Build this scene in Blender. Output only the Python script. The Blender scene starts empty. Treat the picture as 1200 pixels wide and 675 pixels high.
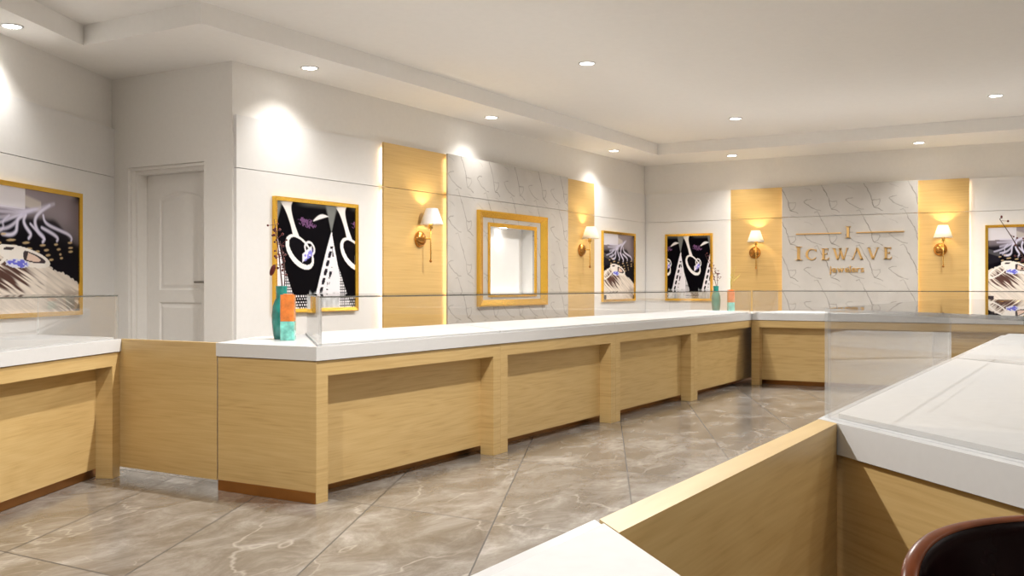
import bpy, bmesh, math, random
import numpy as np
from mathutils import Vector, Matrix
random.seed(7)
PI = math.pi
S = bpy.context.scene
COL = S.collection

# ------------------------------------------------------------------ layout
H = 1.05                      # eye height
YB, XD, XR = 5.817, 5.556, 13.52
HC, HT = 2.785, 2.93          # soffit, raised ceiling
CC = (5.556, 7.231)           # left wall / door wall corner
AL = math.radians(25.44)      # left wall direction
RR = -PI / 2
SLAB0, SLAB1 = 0.690, 0.757
RAIL0, BODY1 = 0.613, 0.686
GT = 1.0                      # glass top


# ------------------------------------------------------------------ materials
def nodes(name):
    m = bpy.data.materials.new(name)
    m.use_nodes = True
    nt = m.node_tree
    b = nt.nodes['Principled BSDF']
    return m, nt, b


def N(nt, typ, **kw):
    n = nt.nodes.new(typ)
    for k, v in kw.items():
        setattr(n, k, v)
    return n


def mth(nt, op, a, b=None, c=None, clamp=False):
    n = N(nt, 'ShaderNodeMath', operation=op)
    n.use_clamp = clamp
    for i, v in enumerate((a, b, c)):
        if v is None:
            continue
        if isinstance(v, (int, float)):
            n.inputs[i].default_value = v
        else:
            nt.links.new(v, n.inputs[i])
    return n.outputs[0]


def ramp(nt, fac, stops, interp='LINEAR'):
    r = N(nt, 'ShaderNodeValToRGB')
    e = r.color_ramp.elements
    r.color_ramp.interpolation = interp
    e[0].position, e[0].color = stops[0][0], (*stops[0][1], 1)
    e[1].position, e[1].color = stops[-1][0], (*stops[-1][1], 1)
    for p, c in stops[1:-1]:
        x = e.new(p)
        x.color = (*c, 1)
    nt.links.new(fac, r.inputs[0])
    return r.outputs[0]


def flat(name, col, rough=0.5, metal=0.0, spec=0.5, coat=0.0, noise=0.0, nscale=40.0, bump=0.0, trans=0.0):
    m, nt, b = nodes(name)
    b.inputs['Roughness'].default_value = rough
    b.inputs['Metallic'].default_value = metal
    b.inputs['Specular IOR Level'].default_value = spec
    b.inputs['Coat Weight'].default_value = coat
    b.inputs['Transmission Weight'].default_value = trans
    if noise > 0 or bump > 0:
        tc = N(nt, 'ShaderNodeTexCoord')
        no = N(nt, 'ShaderNodeTexNoise')
        no.inputs['Scale'].default_value = nscale
        no.inputs['Detail'].default_value = 4
        nt.links.new(tc.outputs['Object'], no.inputs['Vector'])
        lo = tuple(c * (1 - noise) for c in col)
        hi = tuple(min(1, c * (1 + noise)) for c in col)
        nt.links.new(ramp(nt, no.outputs[0], [(0.3, lo), (0.7, hi)]), b.inputs['Base Color'])
        if bump > 0:
            bp = N(nt, 'ShaderNodeBump')
            bp.inputs['Strength'].default_value = bump
            bp.inputs['Distance'].default_value = 0.01
            nt.links.new(no.outputs[0], bp.inputs['Height'])
            nt.links.new(bp.outputs[0], b.inputs['Normal'])
    else:
        b.inputs['Base Color'].default_value = (*col, 1)
    return m


def emit(name, col, s):
    m, nt, b = nodes(name)
    b.inputs['Base Color'].default_value = (*col, 1)
    b.inputs['Emission Color'].default_value = (*col, 1)
    b.inputs['Emission Strength'].default_value = s
    return m


def wood(name, sx, sy, sz, tint=(1, 1, 1), rough=0.38, amount=0.6):
    m, nt, b = nodes(name)
    tc = N(nt, 'ShaderNodeTexCoord')
    oi = N(nt, 'ShaderNodeObjectInfo')
    vm = N(nt, 'ShaderNodeVectorMath', operation='ADD')
    nt.links.new(tc.outputs['Object'], vm.inputs[0])
    sc0 = N(nt, 'ShaderNodeVectorMath', operation='SCALE')
    sc0.inputs['Scale'].default_value = 0.37
    nt.links.new(oi.outputs['Location'], sc0.inputs[0])
    nt.links.new(sc0.outputs[0], vm.inputs[1])
    mp = N(nt, 'ShaderNodeMapping')
    mp.inputs['Scale'].default_value = (sx, sy, sz)
    nt.links.new(vm.outputs[0], mp.inputs[0])
    # broad figure: contour rings of a stretched noise give cathedral grain
    n1 = N(nt, 'ShaderNodeTexNoise')
    n1.inputs['Scale'].default_value = 0.9
    n1.inputs['Detail'].default_value = 1.5
    nt.links.new(mp.outputs[0], n1.inputs['Vector'])
    rings = mth(nt, 'FRACT', mth(nt, 'MULTIPLY', n1.outputs[0], 9.0))
    rings = mth(nt, 'ABSOLUTE', mth(nt, 'SUBTRACT', rings, 0.5))
    mp2 = N(nt, 'ShaderNodeMapping')
    mp2.inputs['Scale'].default_value = (sx * 3, sy * 3, sz * 9)
    nt.links.new(vm.outputs[0], mp2.inputs[0])
    n2 = N(nt, 'ShaderNodeTexNoise')
    n2.inputs['Scale'].default_value = 1.6
    n2.inputs['Detail'].default_value = 3
    nt.links.new(mp2.outputs[0], n2.inputs['Vector'])
    n3 = N(nt, 'ShaderNodeTexNoise')
    n3.inputs['Scale'].default_value = 0.35
    nt.links.new(mp.outputs[0], n3.inputs['Vector'])
    f = mth(nt, 'ADD', mth(nt, 'MULTIPLY', rings, 0.34 * amount), mth(nt, 'MULTIPLY', n2.outputs[0], 0.75 * amount))
    f = mth(nt, 'ADD', f, mth(nt, 'MULTIPLY', n3.outputs[0], 0.35))
    f = mth(nt, 'ADD', f, 0.35 * (1 - amount) + 0.10 * amount)
    t = lambda c: tuple(a * k for a, k in zip(c, tint))
    c = ramp(nt, f, [(0.42, t((0.43, 0.27, 0.10))), (0.60, t((0.56, 0.385, 0.162))), (0.75, t((0.61, 0.435, 0.195))), (0.95, t((0.65, 0.475, 0.225)))])
    nt.links.new(c, b.inputs['Base Color'])
    b.inputs['Roughness'].default_value = rough
    return m


def glass_mat(name, tint=(0.985, 0.985, 0.985)):
    m = bpy.data.materials.new(name)
    m.use_nodes = True
    nt = m.node_tree
    nt.nodes.clear()
    out = N(nt, 'ShaderNodeOutputMaterial')
    geo = N(nt, 'ShaderNodeNewGeometry')
    d = N(nt, 'ShaderNodeVectorMath', operation='DOT_PRODUCT')
    nt.links.new(geo.outputs['Incoming'], d.inputs[0])
    nt.links.new(geo.outputs['Normal'], d.inputs[1])
    k = mth(nt, 'SUBTRACT', 1.0, mth(nt, 'ABSOLUTE', d.outputs['Value']), clamp=True)
    f = mth(nt, 'MULTIPLY_ADD', mth(nt, 'POWER', k, 5.0), 0.955, 0.045, clamp=True)
    t = N(nt, 'ShaderNodeBsdfTransparent')
    t.inputs[0].default_value = (*tint, 1)
    g = N(nt, 'ShaderNodeBsdfGlossy')
    g.inputs['Roughness'].default_value = 0.0
    mx = N(nt, 'ShaderNodeMixShader')
    nt.links.new(f, mx.inputs[0])
    nt.links.new(t.outputs[0], mx.inputs[1])
    nt.links.new(g.outputs[0], mx.inputs[2])
    nt.links.new(mx.outputs[0], out.inputs[0])
    return m


def edge_mat(name, col, clear):
    """polished sheet edge: partly see-through, coloured by the depth of glass behind it"""
    m = bpy.data.materials.new(name)
    m.use_nodes = True
    nt = m.node_tree
    b = nt.nodes['Principled BSDF']
    out = nt.nodes['Material Output']
    b.inputs['Base Color'].default_value = (*col, 1)
    b.inputs['Roughness'].default_value = 0.2
    t = N(nt, 'ShaderNodeBsdfTransparent')
    mx = N(nt, 'ShaderNodeMixShader')
    mx.inputs[0].default_value = clear
    nt.links.new(b.outputs[0], mx.inputs[1])
    nt.links.new(t.outputs[0], mx.inputs[2])
    nt.links.new(mx.outputs[0], out.inputs[0])
    return m


def floor_mat():
    m, nt, b = nodes('floor_marble_tile')
    geo = N(nt, 'ShaderNodeNewGeometry')
    sep = N(nt, 'ShaderNodeSeparateXYZ')
    nt.links.new(geo.outputs['Position'], sep.inputs[0])
    X, Y = sep.outputs[0], sep.outputs[1]
    u = mth(nt, 'DIVIDE', mth(nt, 'SUBTRACT', X, 3.80), 1.412)
    v = mth(nt, 'DIVIDE', mth(nt, 'SUBTRACT', mth(nt, 'SUBTRACT', Y, 3.045), mth(nt, 'MULTIPLY', mth(nt, 'SUBTRACT', X, 3.80), 0.479)), 0.688)
    fu = mth(nt, 'ABSOLUTE', mth(nt, 'SUBTRACT', mth(nt, 'FRACT', u), 0.5))
    fv = mth(nt, 'ABSOLUTE', mth(nt, 'SUBTRACT', mth(nt, 'FRACT', v), 0.5))
    gu = mth(nt, 'GREATER_THAN', fu, 0.5 - 0.0026)
    gv = mth(nt, 'GREATER_THAN', fv, 0.5 - 0.0048)
    grout = mth(nt, 'MAXIMUM', gu, gv)
    # per tile offset
    iu, iv = mth(nt, 'FLOOR', u), mth(nt, 'FLOOR', v)
    cb = N(nt, 'ShaderNodeCombineXYZ')
    nt.links.new(iu, cb.inputs[0]); nt.links.new(iv, cb.inputs[1])
    wn = N(nt, 'ShaderNodeTexWhiteNoise')
    nt.links.new(cb.outputs[0], wn.inputs['Vector'])
    off = N(nt, 'ShaderNodeVectorMath', operation='SCALE')
    off.inputs['Scale'].default_value = 3.0
    nt.links.new(wn.outputs['Color'], off.inputs[0])
    mp = N(nt, 'ShaderNodeMapping')
    mp.inputs['Rotation'].default_value = (0, 0, math.radians(-18))
    mp.inputs['Scale'].default_value = (0.8, 1.35, 1)
    nt.links.new(geo.outputs['Position'], mp.inputs[0])
    ad = N(nt, 'ShaderNodeVectorMath', operation='ADD')
    nt.links.new(mp.outputs[0], ad.inputs[0]); nt.links.new(off.outputs[0], ad.inputs[1])
    P = ad.outputs[0]
    n1 = N(nt, 'ShaderNodeTexNoise'); n1.inputs['Scale'].default_value = 3.0
    n1.inputs['Detail'].default_value = 11; n1.inputs['Roughness'].default_value = 0.72
    n1.inputs['Distortion'].default_value = 0.5
    nt.links.new(P, n1.inputs['Vector'])
    base = ramp(nt, n1.outputs[0], [(0.32, (0.142, 0.121, 0.098)), (0.46, (0.196, 0.173, 0.148)), (0.56, (0.265, 0.243, 0.217)), (0.70, (0.42, 0.40, 0.372))])
    # white veins
    n2 = N(nt, 'ShaderNodeTexNoise'); n2.inputs['Scale'].default_value = 1.5
    n2.inputs['Detail'].default_value = 4; n2.inputs['Distortion'].default_value = 0.35; n2.inputs['Roughness'].default_value = 0.5
    nt.links.new(P, n2.inputs['Vector'])
    v1 = mth(nt, 'ABSOLUTE', mth(nt, 'SUBTRACT', n2.outputs[0], 0.5))
    v1 = mth(nt, 'SUBTRACT', 1.0, mth(nt, 'MULTIPLY', v1, 95.0), clamp=True)
    n3 = N(nt, 'ShaderNodeTexNoise'); n3.inputs['Scale'].default_value = 1.3
    nt.links.new(P, n3.inputs['Vector'])
    v1 = mth(nt, 'MULTIPLY', v1, mth(nt, 'MULTIPLY', mth(nt, 'SUBTRACT', n3.outputs[0], 0.42, clamp=True), 5.0, clamp=True))
    n5 = N(nt, 'ShaderNodeTexNoise'); n5.inputs['Scale'].default_value = 3.6
    n5.inputs['Detail'].default_value = 3; n5.inputs['Distortion'].default_value = 0.8
    nt.links.new(P, n5.inputs['Vector'])
    v2 = mth(nt, 'ABSOLUTE', mth(nt, 'SUBTRACT', n5.outputs[0], 0.53))
    v2 = mth(nt, 'SUBTRACT', 1.0, mth(nt, 'MULTIPLY', v2, 70.0), clamp=True)
    v2 = mth(nt, 'MULTIPLY', v2, mth(nt, 'MULTIPLY', mth(nt, 'SUBTRACT', 0.52, n3.outputs[0], clamp=True), 4.0, clamp=True))
    v1 = mth(nt, 'MAXIMUM', v1, mth(nt, 'MULTIPLY', v2, 0.7))
    mx = N(nt, 'ShaderNodeMix', data_type='RGBA')
    nt.links.new(mth(nt, 'MULTIPLY', v1, 0.32), mx.inputs[0])
    nt.links.new(base, mx.inputs[6])
    mx.inputs[7].default_value = (0.66, 0.62, 0.56, 1)
    mg = N(nt, 'ShaderNodeMix', data_type='RGBA')
    nt.links.new(grout, mg.inputs[0])
    nt.links.new(mx.outputs[2], mg.inputs[6])
    mg.inputs[7].default_value = (0.05, 0.042, 0.034, 1)
    nt.links.new(mg.outputs[2], b.inputs['Base Color'])
    b.inputs['Roughness'].default_value = 0.17
    nt.links.new(mth(nt, 'MULTIPLY_ADD', grout, 0.5, 0.17), b.inputs['Roughness'])
    b.inputs['Specular IOR Level'].default_value = 0.55
    return m


def marble_mat(name, ox, oz):
    """pale grey stone, printed with a repeating set of dark branching veins"""
    m, nt, b = nodes(name)
    TW, TH = 0.534, 0.447
    k = 0.00216
    tc = N(nt, 'ShaderNodeTexCoord')
    no = N(nt, 'ShaderNodeTexNoise'); no.inputs['Scale'].default_value = 16
    no.inputs['Detail'].default_value = 4
    nt.links.new(tc.outputs['Object'], no.inputs['Vector'])
    dd = N(nt, 'ShaderNodeVectorMath', operation='SUBTRACT')
    nt.links.new(no.outputs['Color'], dd.inputs[0]); dd.inputs[1].default_value = (0.5, 0.5, 0.5)
    ds = N(nt, 'ShaderNodeVectorMath', operation='SCALE'); ds.inputs['Scale'].default_value = 0.035
    nt.links.new(dd.outputs[0], ds.inputs[0])
    da = N(nt, 'ShaderNodeVectorMath', operation='ADD')
    nt.links.new(tc.outputs['Object'], da.inputs[0]); nt.links.new(ds.outputs[0], da.inputs[1])
    sep = N(nt, 'ShaderNodeSeparateXYZ')
    nt.links.new(da.outputs[0], sep.inputs[0])
    u = mth(nt, 'MULTIPLY', mth(nt, 'FRACT', mth(nt, 'DIVIDE', mth(nt, 'SUBTRACT', sep.outputs[0], ox), TW)), TW)
    w = mth(nt, 'MULTIPLY', mth(nt, 'FRACT', mth(nt, 'DIVIDE', mth(nt, 'SUBTRACT', oz, sep.outputs[2]), TH)), TH)
    lines = [
        (1.0, [(105, 0), (125, 35), (140, 65), (150, 90), (155, 120), (165, 147), (190, 154), (212, 168)]),
        (0.75, [(150, 100), (175, 103), (196, 100), (198, 117), (185, 137), (165, 147)]),
        (0.8, [(42, 84), (20, 86), (0, 96), (22, 117), (52, 137), (80, 150), (106, 156)]),
        (0.6, [(64, 166), (80, 160), (94, 182), (105, 206)]),
        (0.35, [(168, 178), (205, 190), (226, 206)]),
        (0.35, [(5, 14), (34, 22), (50, 34)]),
    ]
    dist = None
    for wt, pts in lines:
        for (x0, y0), (x1, y1) in zip(pts[:-1], pts[1:]):
            ax, ay, bx, by = x0 * k, y0 * k, x1 * k, y1 * k
            vx, vy = bx - ax, by - ay
            L2 = vx * vx + vy * vy
            px = mth(nt, 'SUBTRACT', u, ax); py = mth(nt, 'SUBTRACT', w, ay)
            t = mth(nt, 'ADD', mth(nt, 'MULTIPLY', px, vx / L2), mth(nt, 'MULTIPLY', py, vy / L2), clamp=True)
            ex = mth(nt, 'MULTIPLY_ADD', t, -vx, px); ey = mth(nt, 'MULTIPLY_ADD', t, -vy, py)
            d2 = mth(nt, 'ADD', mth(nt, 'MULTIPLY', ex, ex), mth(nt, 'MULTIPLY', ey, ey))
            val = mth(nt, 'MULTIPLY', mth(nt, 'SUBTRACT', 1.0, mth(nt, 'DIVIDE', mth(nt, 'SQRT', d2), 0.0085), clamp=True), wt)
            dist = val if dist is None else mth(nt, 'MAXIMUM', dist, val)
    n2 = N(nt, 'ShaderNodeTexNoise'); n2.inputs['Scale'].default_value = 9; n2.inputs['Detail'].default_value = 3
    nt.links.new(tc.outputs['Object'], n2.inputs['Vector'])
    fac = mth(nt, 'MULTIPLY', dist, mth(nt, 'MULTIPLY_ADD', n2.outputs[0], 1.6, -0.05, clamp=True))
    n4 = N(nt, 'ShaderNodeTexNoise'); n4.inputs['Scale'].default_value = 3.5; n4.inputs['Detail'].default_value = 4
    nt.links.new(tc.outputs['Object'], n4.inputs['Vector'])
    base = ramp(nt, n4.outputs[0], [(0.3, (0.47, 0.445, 0.415)), (0.7, (0.535, 0.51, 0.48))])
    mx = N(nt, 'ShaderNodeMix', data_type='RGBA')
    nt.links.new(fac, mx.inputs[0]); nt.links.new(base, mx.inputs[6])
    mx.inputs[7].default_value = (0.13, 0.115, 0.095, 1)
    nt.links.new(mx.outputs[2], b.inputs['Base Color'])
    b.inputs['Roughness'].default_value = 0.3
    return m


def art_mat():
    m, nt, b = nodes('art_print')
    a = N(nt, 'ShaderNodeAttribute'); a.attribute_name = 'Col'
    nt.links.new(a.outputs['Color'], b.inputs['Base Color'])
    b.inputs['Roughness'].default_value = 0.55
    b.inputs['Specular IOR Level'].default_value = 0.04
    return m


M = {}
M['paint'] = flat('wall_paint', (0.86, 0.838, 0.805), 0.7, noise=0.012, nscale=30, spec=0.2)
M['ceil'] = flat('ceiling_paint', (0.90, 0.882, 0.855), 0.8, noise=0.01, nscale=20, spec=0.1)
M['board'] = flat('white_board', (0.81, 0.80, 0.787), 0.5, noise=0.01, nscale=25, spec=0.3)
M['floor'] = floor_mat()
M['wood'] = wood('oak_laminate', 0.8, 0.8, 9.5)
M['plank'] = wood('oak_plank', 1.1, 9.0, 9.0)
M['panelwood'] = wood('oak_wall_panel', 0.5, 0.5, 15.0, tint=(1.06, 1.0, 0.86), amount=0.55)
M['slab'] = flat('white_quartz', (0.66, 0.665, 0.672), 0.25, noise=0.012, nscale=60)
M['mat'] = flat('white_mat', (0.60, 0.60, 0.595), 0.6, noise=0.03, nscale=35)
M['bronze'] = flat('bronze_plinth', (0.36, 0.17, 0.055), 0.28, metal=0.85, noise=0.1, nscale=6)
M['gold'] = flat('gold_frame', (0.90, 0.54, 0.075), 0.24, metal=0.85, noise=0.03, nscale=15)
M['brass'] = flat('brass', (0.85, 0.55, 0.16), 0.2, metal=1.0, noise=0.05, nscale=20)
M['darkbrass'] = flat('dark_brass', (0.50, 0.24, 0.06), 0.22, metal=1.0, noise=0.05, nscale=20)
M['signgold'] = flat('sign_gold', (0.78, 0.50, 0.20), 0.30, metal=1.0, noise=0.04, nscale=30)
M['steel'] = flat('handle_steel', (0.30, 0.28, 0.26), 0.3, metal=1.0, noise=0.05, nscale=30)
M['glass'] = glass_mat('display_glass')
M['edge'] = edge_mat('glass_edge', (0.10, 0.10, 0.085), 0.35)
M['paleedge'] = edge_mat('pale_glass_edge', (0.62, 0.64, 0.64), 0.72)
M['marbleL'] = marble_mat('grey_veined_stone', 8.30, 2.38)
M['marbleR'] = marble_mat('grey_veined_stone_right', -4.02, 2.37)
M['art'] = art_mat()
M['lamp'] = emit('downlight_lens', (1.0, 0.97, 0.92), 14.0)
M['led'] = emit('led_strip', (1.0, 0.80, 0.52), 7.0)
M['ledw'] = emit('led_strip_white', (1.0, 0.86, 0.66), 8.0)
M['trim'] = flat('downlight_trim', (0.62, 0.61, 0.60), 0.35, noise=0.02)
M['shade'] = flat('opaque_shade', (0.78, 0.77, 0.78), 0.7, noise=0.02)
M['bulb'] = emit('bulb', (1.0, 0.86, 0.62), 25.0)
M['teal'] = flat('teal_glass', (0.015, 0.22, 0.19), 0.12, coat=0.6, noise=0.35, nscale=18)
M['orange'] = flat('orange_glass', (0.72, 0.20, 0.035), 0.15, coat=0.6, noise=0.35, nscale=22)
M['aqua'] = flat('aqua_glass', (0.20, 0.60, 0.52), 0.12, coat=0.6, noise=0.4, nscale=25)
M['twig'] = flat('dark_twig', (0.06, 0.018, 0.012), 0.6, noise=0.3, nscale=60)
M['berry'] = flat('dark_red_berry', (0.10, 0.008, 0.008), 0.35, noise=0.3, nscale=80)
M['olive'] = flat('olive_twig', (0.42, 0.33, 0.06), 0.6, noise=0.3, nscale=60)
M['leather'] = flat('dark_leather', (0.006, 0.002, 0.002), 0.25, spec=0.07, noise=0.2, nscale=40)  # near-black brown has the shade on the backrest put in
M['piping'] = flat('lit_brown_rim', (0.12, 0.032, 0.010), 0.3, spec=0.25, noise=0.2, nscale=40)  # lighter brown puts the light on the rim into its colour
M['chrome'] = flat('chrome', (0.6, 0.6, 0.6), 0.12, metal=1.0, noise=0.03)
M['niche'] = flat('niche_white', (0.84, 0.835, 0.82), 0.6, noise=0.01)  # for the recess standing in for a mirror's white reflection


def lit_shade():
    m = bpy.data.materials.new('lit_fabric_shade')
    m.use_nodes = True
    nt = m.node_tree
    nt.nodes.clear()
    out = N(nt, 'ShaderNodeOutputMaterial')
    tc = N(nt, 'ShaderNodeTexCoord')
    no = N(nt, 'ShaderNodeTexNoise'); no.inputs['Scale'].default_value = 60
    nt.links.new(tc.outputs['Object'], no.inputs['Vector'])
    c = ramp(nt, no.outputs[0], [(0.3, (0.86, 0.82, 0.74)), (0.7, (0.90, 0.86, 0.78))])
    d = N(nt, 'ShaderNodeBsdfDiffuse'); t = N(nt, 'ShaderNodeBsdfTranslucent')
    nt.links.new(c, d.inputs[0]); nt.links.new(c, t.inputs[0])
    mx = N(nt, 'ShaderNodeMixShader'); mx.inputs[0].default_value = 0.55
    nt.links.new(d.outputs[0], mx.inputs[1]); nt.links.new(t.outputs[0], mx.inputs[2])
    nt.links.new(mx.outputs[0], out.inputs[0])
    return m


M['litshade'] = lit_shade()


# ------------------------------------------------------------------ geometry helpers
def prism(bm, poly, z0, z1, mi=0):
    a = sum(poly[i][0] * poly[(i + 1) % len(poly)][1] - poly[(i + 1) % len(poly)][0] * poly[i][1] for i in range(len(poly)))
    if a < 0:
        poly = poly[::-1]
    lo = [bm.verts.new((x, y, z0)) for x, y in poly]
    hi = [bm.verts.new((x, y, z1)) for x, y in poly]
    n = len(poly)
    fs = [bm.faces.new(lo[::-1]), bm.faces.new(hi)]
    for i in range(n):
        fs.append(bm.faces.new((lo[i], lo[(i + 1) % n], hi[(i + 1) % n], hi[i])))
    for f in fs:
        f.material_index = mi
    return fs


def box(bm, x0, x1, y0, y1, z0, z1, mi=0):
    return prism(bm, [(min(x0, x1), min(y0, y1)), (max(x0, x1), min(y0, y1)), (max(x0, x1), max(y0, y1)), (min(x0, x1), max(y0, y1))], z0, z1, mi)


def bev(bm, w=0.003, seg=2):
    ed = [e for e in bm.edges if len(e.link_faces) == 2 and e.calc_face_angle(0) > 0.6]
    bmesh.ops.bevel(bm, geom=ed, offset=w, segments=seg, affect='EDGES', profile=0.6)
    return bm


def lathe(bm, prof, seg=28, axis='Z', cx=0, cy=0, cz=0, cap=True, smooth=True):
    rings = []
    for r, z in prof:
        ring = []
        for i in range(seg):
            a = 2 * PI * i / seg
            if axis == 'Z':
                p = (cx + r * math.cos(a), cy + r * math.sin(a), cz + z)
            else:                      # axis Y
                p = (cx + r * math.cos(a), cy + z, cz + r * math.sin(a))
            ring.append(bm.verts.new(p))
        rings.append(ring)
    for a, b in zip(rings[:-1], rings[1:]):
        for i in range(seg):
            f = bm.faces.new((a[i], a[(i + 1) % seg], b[(i + 1) % seg], b[i]))
            f.smooth = smooth
    if cap:
        for ring in (rings[0], rings[-1]):
            try:
                bm.faces.new(ring)
            except ValueError:
                pass
    bmesh.ops.recalc_face_normals(bm, faces=bm.faces)
    return bm


def tube(bm, pts, rads, seg=6):
    pts = [Vector(p) for p in pts]
    if isinstance(rads, (int, float)):
        rads = [rads] * len(pts)
    rings = []
    for i, p in enumerate(pts):
        t = (pts[min(i + 1, len(pts) - 1)] - pts[max(i - 1, 0)]).normalized()
        up = Vector((0, 0, 1)) if abs(t.z) < 0.9 else Vector((1, 0, 0))
        a = t.cross(up).normalized()
        b = t.cross(a)
        rings.append([bm.verts.new(p + (a * math.cos(2 * PI * k / seg) + b * math.sin(2 * PI * k / seg)) * rads[i]) for k in range(seg)])
    for r0, r1 in zip(rings[:-1], rings[1:]):
        for k in range(seg):
            f = bm.faces.new((r0[k], r0[(k + 1) % seg], r1[(k + 1) % seg], r1[k]))
            f.smooth = True
    bm.faces.new(rings[0]); bm.faces.new(rings[-1])
    return bm


def ball(bm, c, r, sub=2, sc=(1, 1, 1), rot=None):
    mt = Matrix.Translation(c) @ (rot or Matrix.Identity(4)) @ Matrix.Diagonal((*sc, 1))
    res = bmesh.ops.create_icosphere(bm, subdivisions=sub, radius=r, matrix=mt)
    for v in res['verts']:
        for f in v.link_faces:
            f.smooth = True
    return bm


def obj(name, bm, mat, parent=None):
    me = bpy.data.meshes.new(name)
    bmesh.ops.recalc_face_normals(bm, faces=bm.faces)
    bm.to_mesh(me)
    bm.free()
    for x in (mat if isinstance(mat, (list, tuple)) else [mat]):
        me.materials.append(M[x] if isinstance(x, str) else x)
    o = bpy.data.objects.new(name, me)
    COL.objects.link(o)
    if parent:
        o.parent = parent
    return o


def tag(o, label, cat, group=None):
    o['label'] = label
    o['category'] = cat
    if group:
        o['group'] = group
    return o


def thing(name, label, cat, loc=(0, 0, 0), rz=0.0, group=None):
    o = bpy.data.objects.new(name, None)
    o.empty_display_size = 0.1
    COL.objects.link(o)
    o.location = loc
    o.rotation_euler = (0, 0, rz)
    return tag(o, label, cat, group)


def struct(name, bm, mat, parent=None):
    o = obj(name, bm, mat, parent)
    if not parent:
        o['kind'] = 'structure'
    return o


def place(o, loc, rz=0.0):
    o.location = loc
    o.rotation_euler = (0, 0, rz)
    return o


def copy_tree(src, loc, rz, label, group=None):
    c = src.copy()
    COL.objects.link(c)
    c.location = loc
    c.rotation_euler = (0, 0, rz)
    c['label'] = label
    if group:
        c['group'] = group
    for ch in src.children:
        d = ch.copy()
        COL.objects.link(d)
        d.parent = c
        for g in ch.children:
            e = g.copy()
            COL.objects.link(e)
            e.parent = d
    return c


def holed(bm, x0, x1, z0, z1, y0, y1, hole=None):
    if not hole:
        box(bm, x0, x1, y0, y1, z0, z1)
        return
    a, b, c, d = hole
    vx, vz = [x0, a, b, x1], [z0, c, d, z1]
    P = {}
    for yi, y in enumerate((y0, y1)):
        for i, x in enumerate(vx):
            for j, z in enumerate(vz):
                P[yi, i, j] = bm.verts.new((x, y, z))
    for i in range(3):
        for j in range(3):
            if (i, j) == (1, 1) or abs(vx[i + 1] - vx[i]) < 1e-6 or abs(vz[j + 1] - vz[j]) < 1e-6:
                continue
            for yi in (0, 1):
                bm.faces.new([P[yi, i, j], P[yi, i + 1, j], P[yi, i + 1, j + 1], P[yi, i, j + 1]])

    def strip(q):
        for (i, j), (k, l) in q:
            bm.faces.new([P[0, i, j], P[0, k, l], P[1, k, l], P[1, i, j]])
    strip([((1, 1), (2, 1)), ((2, 1), (2, 2)), ((2, 2), (1, 2)), ((1, 2), (1, 1))])
    out = [((i, 0), (i + 1, 0)) for i in range(3)] + [((3, j), (3, j + 1)) for j in range(3)] + [((i, 3), (i + 1, 3)) for i in range(3)] + [((0, j), (0, j + 1)) for j in range(3)]
    strip(out)
    bmesh.ops.dissolve_degenerate(bm, dist=1e-5, edges=bm.edges)


# ------------------------------------------------------------------ room shell
outer = [CC, (XD, YB), (XR, YB), (XR, -5.0), (-4.0, -5.0), (-4.0, CC[1] + math.tan(AL) * (-4.0 - CC[0]))]
inner = [(4.658, 6.373), (4.658, 5.165), (12.45, 5.165), (12.45, -4.1), (-3.1, -4.1), (-3.1, 6.373 + math.tan(AL) * (-3.1 - 4.658))]

bm = bmesh.new()
prism(bm, outer, -0.10, 0.0)
struct('floor', bm, 'floor')

bm = bmesh.new()
n = len(outer)
vo = [bm.verts.new((*p, HC)) for p in outer]
vi = [bm.verts.new((*p, HC)) for p in inner]
vt = [bm.verts.new((*p, HT)) for p in inner]
vo2 = [bm.verts.new((*p, HT + 0.1)) for p in outer]
for i in range(n):
    j = (i + 1) % n
    bm.faces.new((vo[i], vo[j], vi[j], vi[i]))
    bm.faces.new((vi[i], vi[j], vt[j], vt[i]))
    bm.faces.new((vo[i], vo[j], vo2[j], vo2[i]))
bm.faces.new(vt)
bm.faces.new(vo2)
struct('ceiling', bm, 'ceil')

NX0, NX1, NZ0, NZ1 = 9.083, 10.042, 0.965, 1.690        # opening in the stone panel
T = 0.25
bm = bmesh.new()
holed(bm, XD + 0.001, XR + 0.1, 0, HT + 0.1, YB, YB + T, (NX0 - 0.02, NX1 + 0.02, NZ0 - 0.02, NZ1 + 0.02))
struct('wall_back', bm, 'paint')
bm = bmesh.new()
box(bm, XR, XR + 0.12, -5.1, YB - 0.0005, 0, HT + 0.1)
struct('wall_right', bm, 'paint')
bm = bmesh.new()
box(bm, -4.1, XR + 0.1, -5.1, -5.0, 0, HT + 0.1)
struct('wall_front', bm, 'paint')
bm = bmesh.new()
box(bm, -4.1, -4.0, -4.999, outer[5][1], 0, HT + 0.1)
struct('wall_side', bm, 'paint')
Ld = math.hypot(CC[0] + 4.0, CC[1] - outer[5][1])
bm = bmesh.new()
box(bm, -Ld - 0.1, 0.25, 0, 0.12, 0, HT + 0.1)
wl = struct('wall_left', bm, 'paint')
place(wl, (CC[0], CC[1], 0), AL)
# door wall: local x runs towards -Y from the corner CC, room side is local -y
DO0, DO1, DH = CC[1] - 7.022, CC[1] - 6.125, 2.030
bm = bmesh.new()
holed(bm, 0, CC[1] - YB - 0.0005, 0, HT + 0.1, 0.0, 0.22, (DO0, DO1, 0.0, DH))
wd = struct('wall_doorway', bm, 'paint')
place(wd, (XD, CC[1], 0), RR)

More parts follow.
